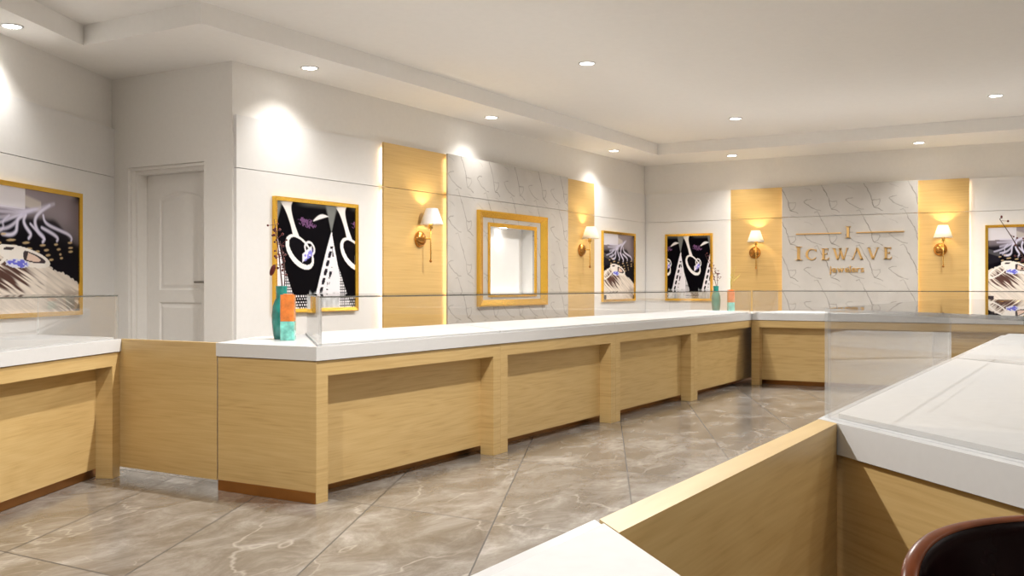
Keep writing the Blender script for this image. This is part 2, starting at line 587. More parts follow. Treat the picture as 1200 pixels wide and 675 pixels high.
# door with frame
dt = bpy.data.objects.new('door_1', None)
COL.objects.link(dt)
dt['kind'] = 'structure'
place(dt, (XD, CC[1], 0), RR)
bm = bmesh.new()
for x0, x1 in ((DO0 + 0.001, DO0 + 0.05), (DO1 - 0.05, DO1 - 0.001)):
    box(bm, x0, x1, 0.055, 0.21, 0, DH - 0.002)
box(bm, DO0 + 0.05, DO1 - 0.05, 0.055, 0.21, DH - 0.055, DH - 0.002)
for x0, x1 in ((DO0 + 0.001, DO0 + 0.024), (DO1 - 0.024, DO1 - 0.001)):
    box(bm, x0, x1, 0.020, 0.055, 0, DH - 0.002)
box(bm, DO0 + 0.024, DO1 - 0.024, 0.020, 0.055, DH - 0.026, DH - 0.002)
bev(bm, 0.003, 1)
struct('door_frame', bm, 'paint', dt)
LX0, LX1 = DO0 + 0.052, DO1 - 0.052
LZ1 = DH - 0.057
bm = bmesh.new()


def arch(x0, x1, z0, z1, rise, k=14):
    p = [(x0, z0), (x1, z0)]
    for i in range(k + 1):
        t = i / k
        p.append((x1 + (x0 - x1) * t, z1 - rise + rise * math.sin(PI * t) ** 0.75))
    return p


def leaf_with_panels(bm):
    """leaf slab with two sunk, moulded panels"""
    y = 0.152
    loops = [arch(LX0 + 0.145, LX1 - 0.145, 1.015, 1.825, 0.055), arch(LX0 + 0.145, LX1 - 0.145, 0.14, 0.915, 0.0, 2)]
    edges = []
    ov = [bm.verts.new((x, y, z)) for x, z in ((LX0, 0.005), (LX1, 0.005), (LX1, LZ1), (LX0, LZ1))]
    edges += [bm.edges.new((ov[i], ov[(i + 1) % 4])) for i in range(4)]
    for lp in loops:
        vs = []
        for x, z in lp:
            if not vs or (Vector((x, y, z)) - vs[-1].co).length > 1e-4:
                vs.append(bm.verts.new((x, y, z)))
        if (vs[0].co - vs[-1].co).length < 1e-4:
            bm.verts.remove(vs.pop())
        edges += [bm.edges.new((vs[i], vs[(i + 1) % len(vs)])) for i in range(len(vs))]
        cx = sum(v.co.x for v in vs) / len(vs); cz = sum(v.co.z for v in vs) / len(vs)
        prev = vs
        for ins, dy in ((0.012, 0.012), (0.022, 0.012), (0.045, 0.004)):
            x0 = min(v.co.x for v in vs); x1 = max(v.co.x for v in vs); z0 = min(v.co.z for v in vs); z1 = max(v.co.z for v in vs)
            sx = 1 - 2 * ins / (x1 - x0); sz = 1 - 2 * ins / (z1 - z0)
            mx_, mz_ = (x0 + x1) / 2, (z0 + z1) / 2
            cur = [bm.verts.new((mx_ + (v.co.x - mx_) * sx, y + dy, mz_ + (v.co.z - mz_) * sz)) for v in vs]
            for i in range(len(vs)):
                j = (i + 1) % len(vs)
                bm.faces.new((prev[i], prev[j], cur[j], cur[i]))
            prev = cur
        bm.faces.new(prev)
    bmesh.ops.triangle_fill(bm, edges=edges, use_beauty=True)
    box(bm, LX0, LX1, y + 0.02, y + 0.045, 0.005, LZ1)


leaf_with_panels(bm)
leaf = struct('door_leaf', bm, 'paint', dt)
bm = bmesh.new()
hx = LX1 - 0.052
box(bm, hx - 0.022, hx + 0.022, 0.144, 0.152, 0.95, 1.16)
bev(bm, 0.003, 1)
lathe(bm, [(0.011, -0.05), (0.011, 0.0)], 12, 'Y', hx, 0.146, 1.08)
tube(bm, [(hx + 0.01, 0.098, 1.08), (hx - 0.03, 0.096, 1.08), (hx - 0.11, 0.096, 1.08)], 0.009, 8)
hd = obj('door_handle', bm, 'steel', leaf)
hd['label'] = 'dark metal lever handle'

# skirting on the visible walls' hidden lower part is not shown in the photo; none built


# ------------------------------------------------------------------ wall cladding
def wall_panel(name, label, cat, loc, rz, x0, x1, back, front, mat, z1=2.37, hole=None, seam=1.962, strips=(), led='led', group=None):
    """board set on a wall: local x along the wall, local -y into the room"""
    t = thing(name, label, cat, loc, rz, group)
    g = 0.0025
    bm = bmesh.new()
    holed(bm, x0, x1, 0.0, seam - g, -front, -back, hole)
    obj('lower_board', bev(bm, 0.0015, 1) if not hole else bm, mat, t)
    bm = bmesh.new()
    box(bm, x0, x1, -front, -back, seam + g, z1)
    obj('upper_board', bev(bm, 0.0015, 1), mat, t)
    for sx in strips:
        for za, zb in ((0.05, seam - 0.03), (seam + 0.03, z1 - 0.05)):
            bm = bmesh.new()
            box(bm, sx - 0.009, sx + 0.009, -back + 0.004, -back + 0.014, za, zb)
            o = obj('light_strip', bm, led, t)
            o['label'] = 'glowing strip hidden behind the board edge'
    return t


BW = (0, YB, 0)            # back wall frame: local x = world X
RW = (XR, 0, 0)            # right wall frame: local x = -world Y
b0, b1 = 0.002, 0.030      # white boards
w0, w1 = 0.062, 0.082      # oak boards, standing off
m0, m1 = 0.112, 0.134      # stone boards, standing off further
wall_panel('white_wall_panel', 'white wall boards behind the framed ring picture beside the door corner', 'wall panel', BW, 0, 5.572, 7.46, b0, b1, 'board')
wall_panel('wood_wall_panel', 'oak wall panel left of the gold double frame, carrying the grey-shaded sconce', 'wall panel', BW, 0, 7.33, 8.42, w0, w1, 'panelwood', strips=(7.37,), led='ledw')
wall_panel('marble_wall_panel', 'grey veined marble panel behind the double gold frame', 'wall panel', BW, 0, 8.295, 10.88, m0, m1, 'marbleL', hole=(NX0, NX1, NZ0, NZ1), strips=(8.335, 10.84))
wall_panel('wood_wall_panel', 'narrow oak wall panel between the marble and the small feather picture', 'wall panel', BW, 0, 10.80, 11.712, w0, w1, 'panelwood', strips=(11.672,), led='ledw')
wall_panel('white_wall_panel', 'white wall boards at the inner corner behind the small feather picture', 'wall panel', BW, 0, 11.60, XR - 0.033, b0, b1, 'board')
# right wall (x = -Y)
wall_panel('white_wall_panel', 'white wall boards behind the small ring picture right of the inner corner', 'wall panel', RW, RR, -YB + 0.033, -4.40, b0, b1, 'board')
wall_panel('wood_wall_panel', 'oak wall panel left of the shop sign, carrying a lit sconce', 'wall panel', RW, RR, -4.497, -3.72, w0, w1, 'panelwood', strips=(-4.457,), led='ledw')
wall_panel('marble_wall_panel', 'grey veined marble panel carrying the gold shop sign', 'wall panel', RW, RR, -3.775, -2.072, m0, m1, 'marbleR', strips=(-3.735, -2.112))
wall_panel('wood_wall_panel', 'oak wall panel right of the shop sign, carrying a lit sconce', 'wall panel', RW, RR, -2.13, -1.492, w0, w1, 'panelwood', strips=(-1.532,), led='ledw')
wall_panel('white_wall_panel', 'white wall boards behind the feather picture at the right edge', 'wall panel', RW, RR, -1.60, 0.45, b0, b1, 'board')
for k in range(3):
    wall_panel('white_wall_panel', 'white wall boards further along the right wall, beyond the right edge of the view', 'wall panel', RW, RR, 0.453 + 1.5 * k, 0.45 + 1.5 * (k + 1), b0, b1, 'board', group='white boards outside the view')
LWF = (CC[0], CC[1], 0)
wall_panel('white_wall_panel', 'white wall boards behind the large feather picture at the left edge', 'wall panel', LWF, AL, -3.2, -0.002, b0, b1, 'board')

# ------------------------------------------------------------------ double gold frame; lit recess added in place of a mirror
nt_ = thing('mirror_recess', 'white lit recess in place of a mirror in a double gold frame on the marble panel', 'framed recess', (0, YB, 0), 0)


def frame_ring(bm, x0, x1, z0, z1, w, y0, yo, yi, h=None):
    """picture-frame moulding: outer edge stands out to yo, slopes to yi at the inner edge"""
    h = h or w
    o = [(x0, z0), (x1, z0), (x1, z1), (x0, z1)]
    q = [(x0 + w * .22, z0 + h * .22), (x1 - w * .22, z0 + h * .22), (x1 - w * .22, z1 - h * .22), (x0 + w * .22, z1 - h * .22)]
    i_ = [(x0 + w, z0 + h), (x1 - w, z0 + h), (x1 - w, z1 - h), (x0 + w, z1 - h)]
    rows = [[bm.verts.new((x, y0, z)) for x, z in o], [bm.verts.new((x, yo, z)) for x, z in o],
            [bm.verts.new((x, yo, z)) for x, z in q],
            [bm.verts.new((x, yi, z)) for x, z in i_], [bm.verts.new((x, y0, z)) for x, z in i_]]
    for a, b in zip(rows, rows[1:] + rows[:1]):
        for k in range(4):
            bm.faces.new((a[k], a[(k + 1) % 4], b[(k + 1) % 4], b[k]))


bm = bmesh.new()
frame_ring(bm, 8.822, 10.305, 0.832, 1.845, 0.118, -m1 - 0.0005, -m1 - 0.036, -m1 - 0.006, 0.070)
obj('outer_frame', bm, 'gold', nt_)
bm = bmesh.new()
frame_ring(bm, NX0 - 0.042, NX1 + 0.042, NZ0 - 0.035, NZ1 + 0.035, 0.042, -m1 - 0.0005, -m1 - 0.014, -m1 - 0.008)
obj('inner_frame', bm, 'gold', nt_)
bm = bmesh.new()
ND = 0.022
a, b, c, d = NX0 - 0.012, NX1 + 0.012, NZ0 - 0.012, NZ1 + 0.012
box(bm, a, a + 0.01, -m0 + 0.002, ND, c, d)
box(bm, b - 0.01, b, -m0 + 0.002, ND, c, d)
box(bm, a + 0.01, b - 0.01, -m0 + 0.002, ND, d - 0.01, d)
box(bm, a + 0.01, b - 0.01, -m0 + 0.002, ND, c, c + 0.01)
box(bm, a, b, ND, ND + 0.01, c, d)
obj('recess_box', bm, 'niche', nt_)
bm = bmesh.new()
lathe(bm, [(0.038, d - 0.0115), (0.038, d - 0.015)], 20, 'Z', 9.50, -0.055, 0)
o = obj('added_recess_light', bm, 'lamp', nt_)  # lamp disc added for the recess that replaces the mirror


# ------------------------------------------------------------------ framed prints
def lerp(a, b, t):
    return a + (b - a) * t[..., None]


def smooth(e0, e1, x):
    t = np.clip((x - e0) / (e1 - e0), 0, 1)
    return t * t * (3 - 2 * t)


def seg(u, v, ax, ay, bx, by):
    vx, vy = bx - ax, by - ay
    t = np.clip(((u - ax) * vx + (v - ay) * vy) / (vx * vx + vy * vy), 0, 1)
    return np.hypot(u - ax - t * vx, v - ay - t * vy), t


def vnoise(u, v, sx, sy, seed=0):
    rng = np.random.RandomState(seed)
    g = rng.rand(256, 256)
    x, y = u * sx + 37.3, v * sy + 11.7
    xi, yi = np.floor(x).astype(int), np.floor(y).astype(int)
    fx, fy = x - xi, y - yi
    fx, fy = fx * fx * (3 - 2 * fx), fy * fy * (3 - 2 * fy)
    G = lambda i, j: g[i % 256, j % 256]
    return (G(xi, yi) * (1 - fx) + G(xi + 1, yi) * fx) * (1 - fy) + (G(xi, yi + 1) * (1 - fx) + G(xi + 1, yi + 1) * fx) * fy


def put(img, mask, col):
    return img + (np.array(col) - img) * np.clip(mask, 0, 1)[..., None]


def art_rings(u, v):
    """rings hung on white straps over black, lattice and mesh; u in repeats"""
    p = np.mod(u, 1.0)
    img = np.zeros(u.shape + (3,)) + np.array((0.002, 0.0015, 0.003))
    for sh in (-1, 0, 1):
        q = p + sh
        # grey cone at the top
        d = np.abs(q - 0.985)
        cone = smooth(1.0, 0.55, d / np.maximum(0.14 * (1 - v / 0.27), 1e-3)) * (v < 0.27)
        img = put(img, cone * 0.85, (0.24, 0.25, 0.24))
        topg = smooth(0.055, 0.0, v) * smooth(0.30, 0.55, q) * smooth(1.25, 1.0, q)
        img = put(img, topg * 0.5, (0.2, 0.21, 0.2))
        # purple speckle
        sp = (np.hypot((q - 0.53) / 0.17, (v - 0.185 - 0.12 * (q - 0.5)) / 0.045) < 1)
        img = put(img, sp * (vnoise(q, v, 60, 70, 3) > 0.5) * 0.8, (0.22, 0.10, 0.24))
        # white swoosh
        dd, t = seg(q, v + 0.02 * np.sin((q - 0.64) * 11), 0.65, 0.165, 0.93, 0.11)
        img = put(img, smooth(0.006, 0.0, dd - 0.018 * np.sin(PI * np.clip(t + 0.05, 0, 1))), (0.86, 0.83, 0.84))
        # mesh: small triangle beside the lattice and a band along the bottom
        cell = ((np.mod(q * 30, 1) > 0.3) & (np.mod(v * 38 + np.floor(q * 30) * 0.0, 1) > 0.42))
        tri = (q > 0.09) & (q < 0.125 + (v - 0.60) * 0.62) & (v > 0.60)
        img = put(img, tri & cell, (0.86, 0.84, 0.88))
        img = put(img, tri & ~cell, (0.10, 0.10, 0.11))
        bot = (v > 0.875) & (q > 0.28) & (q < 0.6)
        c2 = ((np.mod(q * 24 + 0.5 * np.mod(np.floor(v * 36), 2), 1) > 0.5) & (np.mod(v * 36, 1) > 0.45))
        img = put(img, bot & c2, (0.85, 0.83, 0.88))
        # strap of the hung ring
        dd, t = seg(q, v * 0.9, 0.155, 0.0, 0.375, 0.345)
        wd_ = 0.075 * np.exp(-v / 0.05) + 0.026 + 0.018 * smooth(0.2, 0.38, v)
        img = put(img, smooth(0.01, 0.0, dd - wd_) * (v < 0.385), (0.90, 0.86, 0.84))
        # ring: tilted ellipse band
        ca, sa = math.cos(-0.62), math.sin(-0.62)
        def ell(cx, cy, rx, ry):
            x, y = q - cx, (v - cy) * 1.30
            return np.hypot((x * ca - y * sa) / rx, (x * sa + y * ca) / ry)
        e = ell(0.405, 0.468, 0.285, 0.165)
        e2 = ell(0.418, 0.458, 0.235, 0.118)
        img = put(img, e < 1, (0.92, 0.89, 0.87))
        img = put(img, e2 < 1, (0.004, 0.003, 0.005))
        e3 = ell(0.58, 0.43, 0.105, 0.085)
        img = put(img, (np.abs(e3 - 0.85) < 0.15), (0.82, 0.80, 0.82))
        bx = (np.abs(q - 0.53) < 0.085) & (np.abs(v - 0.485 + (q - 0.53) * 0.5) < 0.04)
        img = put(img, bx, (0.85, 0.83, 0.92))
        gem = (np.abs(q - 0.555) < 0.075) & (np.abs(v - 0.497 + (q - 0.55) * 0.45) < 0.033)
        gn = vnoise(q, v, 45, 45, 5)
        img = put(img, gem & (gn > 0.45), (0.28, 0.26, 0.78))
        # lattice obelisk
        ap = 0.985
        le = ap - 0.30 * np.clip((v - 0.26) / 0.62, 0, 1.2) ** 0.92
        re_ = ap + 0.02 + 0.145 * np.clip((v - 0.30) / 0.40, 0, 1)
        body = (q > le) & (q < re_) & (v > 0.265)
        vv = (v - 0.26)
        inb = (q > le + 0.045) & (q < ap + 0.10 * np.clip((v - 0.36) / 0.3, 0, 1))
        dark_in = body & (v < 0.50) & (q > ap + 0.015) & (q < re_ - 0.045)
        img = put(img, body, (0.84, 0.81, 0.86))
        img = put(img, dark_in, (0.01, 0.01, 0.012))
        hx_ = np.abs(np.mod(v * 11.5, 1) - 0.5)
        hole1 = body & (np.abs(q - (le + 0.085)) < 0.032 * (1.0 - hx_ * 0.9)) & (hx_ < 0.36) & (v > 0.40)
        hole2 = body & (np.abs(q - (le + 0.185)) < 0.03 * (1.0 - hx_)) & (np.abs(np.mod(v * 9 + .4, 1) - .5) < 0.34) & (v > 0.60) & (vnoise(q, v, 70, 60, 9) > 0.35)
        img = put(img, hole1 | hole2, (0.015, 0.012, 0.02))
        # crumpled tissue at the foot
        foot = smooth(0.85, 0.91, v + 0.04 * vnoise(q, v, 20, 20, 2)) * (q > 0.575) * (q < 1.13)
        tn = vnoise(q, v, 22, 26, 8)
        col = 0.36 + 0.45 * tn
        img = img * (1 - foot[..., None] * 0.9) + foot[..., None] * 0.9 * np.stack([col * 0.94, col * 0.97, col], -1)
    return np.clip(img, 0, 1)


def art_feather(u, v):
    """ring with a blue stone lying on pale fur, dark plumes behind"""
    img = np.zeros(u.shape + (3,)) + np.array((0.004, 0.003, 0.007))
    # soft mauve top right
    g = smooth(0.42, 0.06, v - 0.12 * smooth(0.5, 1.0, u))
    img = put(img, g * 0.9, (0.34, 0.29, 0.32))
    img = put(img, smooth(0.80, 1.05, u) * smooth(0.0, 0.05, v) * smooth(0.45, 0.2, v) * 0.75, (0.09, 0.055, 0.06))
    img = put(img, smooth(0.9, 1.0, u) * smooth(0.09, 0.0, v), (0.02, 0.015, 0.02))
    # pale block upper left
    img = put(img, (u < 0.47) * (v < 0.155 + 0.02 * (1 - u)), (0.74, 0.71, 0.76))
    img = put(img, (u > 0.47) * (u < 0.62) * smooth(0.03, 0.0, np.abs(v - 0.105 - (u - 0.5) * 0.25) - 0.03) * 0.8, (0.62, 0.56, 0.52))
    img = put(img, (u < 0.2) * smooth(0.03, 0.0, np.abs(v - 0.42 + u * 0.2) - 0.07), (0.10, 0.09, 0.13))
    img = put(img, (u < 0.2) * smooth(0.02, 0.0, np.abs(v - 0.32 - u * 0.25) - 0.02), (0.75, 0.72, 0.76))
    # plumes sweeping from upper right
    rs = np.random.RandomState(4)
    dark = smooth(0.0, 0.05, v - 0.235 + 0.05 * u - 0.22 * smooth(0.72, 1.0, u)) * smooth(0.62, 0.5, v)
    img = put(img, dark * 0.9, (0.004, 0.003, 0.006))
    strands = [
        (0.020, 0.35, [(0.742, 0.09), (0.668, 0.121), (0.536, 0.172), (0.439, 0.2), (0.345, 0.236), (0.20, 0.262)]),
        (0.012, 0.6, [(0.439, 0.205), (0.401, 0.26), (0.354, 0.306), (0.299, 0.336), (0.2, 0.35)]),
        (0.014, 0.8, [(0.467, 0.214), (0.405, 0.242), (0.396, 0.303), (0.391, 0.354), (0.345, 0.383), (0.272, 0.38)]),
        (0.014, 0.85, [(0.477, 0.209), (0.453, 0.254), (0.467, 0.296), (0.501, 0.336), (0.526, 0.364), (0.501, 0.397)]),
        (0.015, 0.9, [(0.699, 0.108), (0.616, 0.163), (0.566, 0.217), (0.556, 0.27), (0.586, 0.338), (0.637, 0.373), (0.649, 0.395), (0.632, 0.418)]),
        (0.009, 0.8, [(0.516, 0.278), (0.566, 0.322), (0.616, 0.362), (0.652, 0.394)]),
        (0.012, 0.85, [(0.622, 0.299), (0.668, 0.317), (0.742, 0.347), (0.785, 0.376), (0.772, 0.4)]),
        (0.011, 0.85, [(0.637, 0.196), (0.647, 0.244), (0.689, 0.275), (0.807, 0.31), (0.896, 0.335), (0.928, 0.366), (0.918, 0.39)]),
        (0.010, 0.5, [(0.536, 0.168), (0.391, 0.227), (0.308, 0.269), (0.2, 0.31), (0.1, 0.33)]),
        (0.014, 0.4, [(0.566, 0.155), (0.439, 0.179), (0.345, 0.173), (0.2, 0.167)]),
        (0.012, 0.4, [(0.586, 0.149), (0.439, 0.192), (0.327, 0.204), (0.15, 0.206)]),
        (0.009, 0.45, [(0.33, 0.23), (0.27, 0.28), (0.285, 0.33), (0.24, 0.37)]),
    ]
    for w_, al_, q in strands:
        for _ in range(2):      # corner cutting for a smooth line
            q = [q[0]] + [p for (ax, ay), (bx, by) in zip(q[:-1], q[1:]) for p in ((.75 * ax + .25 * bx, .75 * ay + .25 * by), (.25 * ax + .75 * bx, .25 * ay + .75 * by))] + [q[-1]]
        m_ = np.zeros_like(u)
        for i, ((ax, ay), (bx, by)) in enumerate(zip(q[:-1], q[1:])):
            dd, t = seg(u, v * 0.7, ax, ay * 0.7, bx, by * 0.7)
            k_ = w_ * (0.35 + 0.65 * math.sin(PI * min(1, 0.2 + 0.7 * i / len(q))))
            m_ = np.maximum(m_, smooth(k_ + 0.006, k_ * 0.3, dd))
        img = put(img, m_ * al_, (0.60, 0.57, 0.78))
        img = put(img, smooth(0.75, 1.0, m_) * al_ * 0.6, (0.86, 0.83, 0.92))
    # brass beads
    for cx, cy, rx in ((0.281, 0.378, .03), (0.345, 0.421, .05), (0.354, 0.466, .045), (0.477, 0.434, .04), (0.632, 0.445, .035), (0.763, 0.43, .025), (0.907, 0.406, .03), (0.501, 0.481, .04), (0.668, 0.483, .03), (0.79, 0.47, .025), (0.684, 0.524, .03), (0.807, 0.512, .015), (0.715, 0.561, .028), (0.818, 0.543, .02), (0.913, 0.45, .03), (0.913, 0.483, .03), (0.24, 0.45, .03), (0.20, 0.40, .03), (0.42, 0.50, .03), (0.58, 0.50, .03)):
        m_ = smooth(1.0, 0.55, np.hypot((u - cx) / rx, (v - cy + 0.12 * (u - cx)) / 0.012))
        img = put(img, m_ * 0.85, (0.62, 0.45, 0.24))
    # fur mound
    fn = vnoise(u * 0.85 + v * 0.55, v * 0.85 - u * 0.5, 7, 90, 6)
    edge = vnoise(u, v, 50, 50, 12) * 0.035
    top = 0.60 - 0.09 * np.sin(np.clip((u + 0.1) / 0.8, 0, 1) * PI) + 0.75 * np.clip(u - 0.62, 0, 1) ** 1.7 + edge * 0.8
    fur = (v > top) & (np.hypot((u - 0.40) / 0.60, (v - 0.80) / 0.40) < 1.03 + edge)
    fc = 0.66 + 0.24 * fn
    furc = np.stack([fc, fc * 0.90, fc * 0.80], -1)
    img = np.where(fur[..., None], furc, img)
    dkm = smooth(1.25, 0.55, np.hypot((u - 0.27) / 0.27, (v - 0.70) / 0.11) + (fn - 0.45) * 1.4)
    img = put(img, fur * dkm * 0.95, (0.07, 0.02, 0.014))
    img = put(img, fur * smooth(0.62, 0.95, u) * smooth(0.75, 0.95, v) * (fn < 0.6) * 0.8, (0.16, 0.08, 0.05))
    img = put(img, (v > 0.93) & (u < 0.10), (0.03, 0.02, 0.03))
    # ring band
    def el(cx, cy, rx, ry, rot):
        ca, sa = math.cos(rot), math.sin(rot)
        x, y = u - cx, v - cy
        return np.hypot((x * ca + y * sa) / rx, (-x * sa + y * ca) / ry)
    e1, e2 = el(0.46, 0.545, 0.25, 0.072, 0.22), el(0.47, 0.537, 0.195, 0.040, 0.24)
    img = put(img, (e1 < 1), (0.88, 0.83, 0.78))
    img = put(img, (e2 < 1) & (vnoise(u, v, 9, 16, 21) > 0.42), (0.06, 0.045, 0.05))
    img = put(img, (e2 < 0.75) & (vnoise(u, v, 9, 16, 21) > 0.62), (0.80, 0.60, 0.50))
    e4 = el(0.16, 0.60, 0.20, 0.06, -0.45)
    img = put(img, (np.abs(e4 - 0.85) < 0.15) & (u < 0.33), (0.88, 0.84, 0.80))
    gm = np.hypot((u - 0.40) / 0.105, (v - 0.603) / 0.036) + 0.25 * (vnoise(u, v, 40, 60, 15) - 0.5)
    gn = vnoise(u, v, 50, 70, 17)
    img = put(img, gm < 1, (0.72, 0.74, 0.90))
    img = put(img, (gm < 0.9) & (gn > 0.5), (0.16, 0.17, 0.72))
    return np.clip(img, 0, 1)


def picture(label, loc, rz, x0, x1, z0, z1, off, fn, nx=150, nz=140, fw=0.032):
    t = thing('framed_picture', label, 'picture', loc, rz)
    bm = bmesh.new()
    y0, y1 = -off, -off - 0.035
    frame_ring(bm, x0, x1, z0, z1, fw, y0 - 0.0005, y1, y1 + 0.008)
    obj('frame', bm, 'gold', t)
    ax0, ax1, az0, az1 = x0 + fw - 0.002, x1 - fw + 0.002, z0 + fw - 0.002, z1 - fw + 0.002
    U, V = np.meshgrid(np.linspace(0, 1, nx), np.linspace(0, 1, nz))
    C_ = fn(U, V).reshape(-1, 3)
    yp = y1 + 0.018
    vs = [(ax0 + (ax1 - ax0) * a, yp, az1 - (az1 - az0) * b) for a, b in zip(U.ravel(), V.ravel())]
    fs = []
    for j in range(nz - 1):
        for i in range(nx - 1):
            k = j * nx + i
            fs.append((k, k + nx, k + nx + 1, k + 1))
    nb = len(vs)
    vs += [(ax0, y0 - 0.001, az1), (ax1, y0 - 0.001, az1), (ax1, y0 - 0.001, az0), (ax0, y0 - 0.001, az0)]
    fs.append((nb, nb + 1, nb + 2, nb + 3))
    me = bpy.data.meshes.new('print')
    me.from_pydata(vs, [], fs)
    at = me.color_attributes.new('Col', 'FLOAT_COLOR', 'POINT')
    dat = np.ones((len(vs), 4), dtype=np.float32)
    dat[:nb, :3] = C_
    dat[nb:, :3] = 0.1
    at.data.foreach_set('color', dat.ravel())
    me.materials.append(M['art'])
    o = bpy.data.objects.new('print', me)
    COL.objects.link(o)
    o.parent = t
    return t


picture('gold-framed picture of white rings on straps, on white boards beside the door corner', BW, 0, 5.955, 6.995, 0.83, 1.772, b1, lambda u, v: art_rings(u * 1.45 + 0.0, v), 190, 170)
picture('small gold-framed picture of a ring on fur, left of the inner room corner', BW, 0, 12.02, 13.07, 0.838, 1.782, b1, art_feather)
picture('small gold-framed picture of white rings on straps, right of the inner room corner', RW, RR, -5.47, -4.77, 0.84, 1.785, b1, lambda u, v: art_rings(u * 1.44 + 0.54, v))
picture('gold-framed picture of a ring on fur, cut by the right edge', RW, RR, -1.315, -0.60, 0.838, 1.788, b1, art_feather)
picture('large gold-framed picture of a ring on fur, cut by the left edge', LWF, AL, -2.02, -0.59, 0.825, 1.77, b1, art_feather, 230, 170)


# ------------------------------------------------------------------ sconces
def make_sconce(label, loc, rz, shade_mat, group):
    t = thing('wall_sconce', label, 'wall lamp', loc, rz, group)
    # origin: on the board surface behind the rod, z = 0
    bm = bmesh.new()
    prof = [(0.078, 0.0), (0.08, -0.008), (0.076, -0.022), (0.062, -0.040), (0.040, -0.053), (0.0005, -0.058)]
    lathe(bm, prof, 28, 'Y', -0.045, -0.0005, 1.50)
    obj('wall_plate', bm, 'darkbrass', t)
    bm = bmesh.new()
    tube(bm, [(-0.045, -0.05, 1.505), (-0.02, -0.085, 1.505), (0.0, -0.10, 1.505)], 0.008, 8)
    obj('arm', bm, 'brass', t)
    bm = bmesh.new()
    lathe(bm, [(0.0065, 1.30), (0.0065, 1.625)], 12, 'Z', 0, -0.105, 0)
    obj('rod', bm, 'brass', t)
    bm = bmesh.new()
    ball(bm, (0, -0.105, 1.288), 0.014)
    obj('finial', bm, 'darkbrass', t)
    bm = bmesh.new()
    lathe(bm, [(0.021, 1.60), (0.021, 1.66), (0.013, 1.665), (0.013, 1.69)], 16, 'Z', 0, -0.105, 0)
    obj('socket', bm, 'brass', t)
    bm = bmesh.new()
    lathe(bm, [(0.112, 1.642), (0.058, 1.795), (0.056, 1.795), (0.110, 1.642), (0.112, 1.642)], 36, 'Z', 0, -0.118, 0, cap=False)
    obj('lamp_shade', bm, shade_mat, t)
    bm = bmesh.new()
    ball(bm, (0, -0.118, 1.715), 0.022, 2, (1, 1, 1.2))
    obj('bulb', bm, 'bulb', t)
    ld = bpy.data.lights.new('sconce_bulb', 'POINT')
    ld.energy = 5.5
    ld.color = (1.0, 0.80, 0.50)
    ld.shadow_soft_size = 0.012
    lo = bpy.data.objects.new('sconce_bulb', ld)
    COL.objects.link(lo)
    lo.parent = t
    lo.location = (0, -0.118, 1.745)
    return t


sg = 'brass wall sconces'
make_sconce('brass sconce with grey opaque shade on the left oak panel', (7.925, YB - w1, 0), 0, 'shade', sg)
make_sconce('lit brass sconce between the gold double frame and the small feather picture', (11.37, YB - w1, 0), 0, 'litshade', sg)
make_sconce('lit brass sconce on the oak panel left of the shop sign', (XR - w1, 4.112, 0), RR, 'litshade', sg)
make_sconce('lit brass sconce on the oak panel right of the shop sign', (XR - w1, 1.772, 0), RR, 'litshade', sg)

# ------------------------------------------------------------------ shop sign on the right wall
sign = thing('shop_sign', 'gold raised shop-name lettering with two rule bars on the grey marble panel', 'sign', (XR - m1, 0, 0), RR)
SD0, SD1 = -0.0005, -0.022


def letter(polys, name='letter', mat='signgold'):
    bm = bmesh.new()
    for p in polys:
        vs0 = [bm.verts.new((x, SD0, z)) for x, z in p]
        vs1 = [bm.verts.new((x, SD1, z)) for x, z in p]
        k = len(p)
        bm.faces.new(vs0); bm.faces.new(vs1)
        for i in range(k):
            bm.faces.new((vs0[i], vs0[(i + 1) % k], vs1[(i + 1) % k], vs1[i]))
    return obj(name, bm, mat, sign)


def bar(x0, z0, x1, z1, w):
    """slanted stroke with horizontal ends"""
    return [(x0 - w / 2, z0), (x0 + w / 2, z0), (x1 + w / 2, z1), (x1 - w / 2, z1)]


def rect(x0, x1, z0, z1):
    return [(x0, z0), (x1, z0), (x1, z1), (x0, z1)]


def L_I(x, z, h):
    w = h * 0.20
    return [rect(x - w / 2, x + w / 2, z, z + h), rect(x - w * 1.15, x + w * 1.15, z, z + h * .05), rect(x - w * 1.15, x + w * 1.15, z + h * .95, z + h)]


def L_C(x, z, h):
    r = h / 2
    polys = []
    n_ = 26
    a0, a1 = math.radians(38), math.radians(322)
    for i in range(n_):
        q = []
        for t, side in ((i / n_, 0), ((i + 1) / n_, 0), ((i + 1) / n_, 1), (i / n_, 1)):
            a = a0 + (a1 - a0) * t
            th = h * (0.065 + 0.125 * max(0, -math.cos(a)) ** 1.0)
            rr = r - (th if side else 0)
            q.append((x + r + rr * 1.02 * math.cos(a), z + r + rr * math.sin(a)))
        polys.append(q)
    polys.append(rect(x + r * 1.74, x + r * 1.84, z + h * .72, z + h * .93))
    return polys


def L_E(x, z, h):
    w = h * .18
    p = [rect(x, x + w, z, z + h), rect(x - h * .08, x + h * .52, z, z + h * .06), rect(x - h * .08, x + h * .50, z + h * .94, z + h), rect(x + w, x + h * .40, z + h * .49, z + h * .55)]
    p += [[(x + h * .45, z), (x + h * .53, z), (x + h * .58, z + h * .2), (x + h * .53, z + h * .2)], rect(x + h * .46, x + h * .50, z + h * .80, z + h), rect(x + h * .37, x + h * .40, z + h * .42, z + h * .62)]
    return p


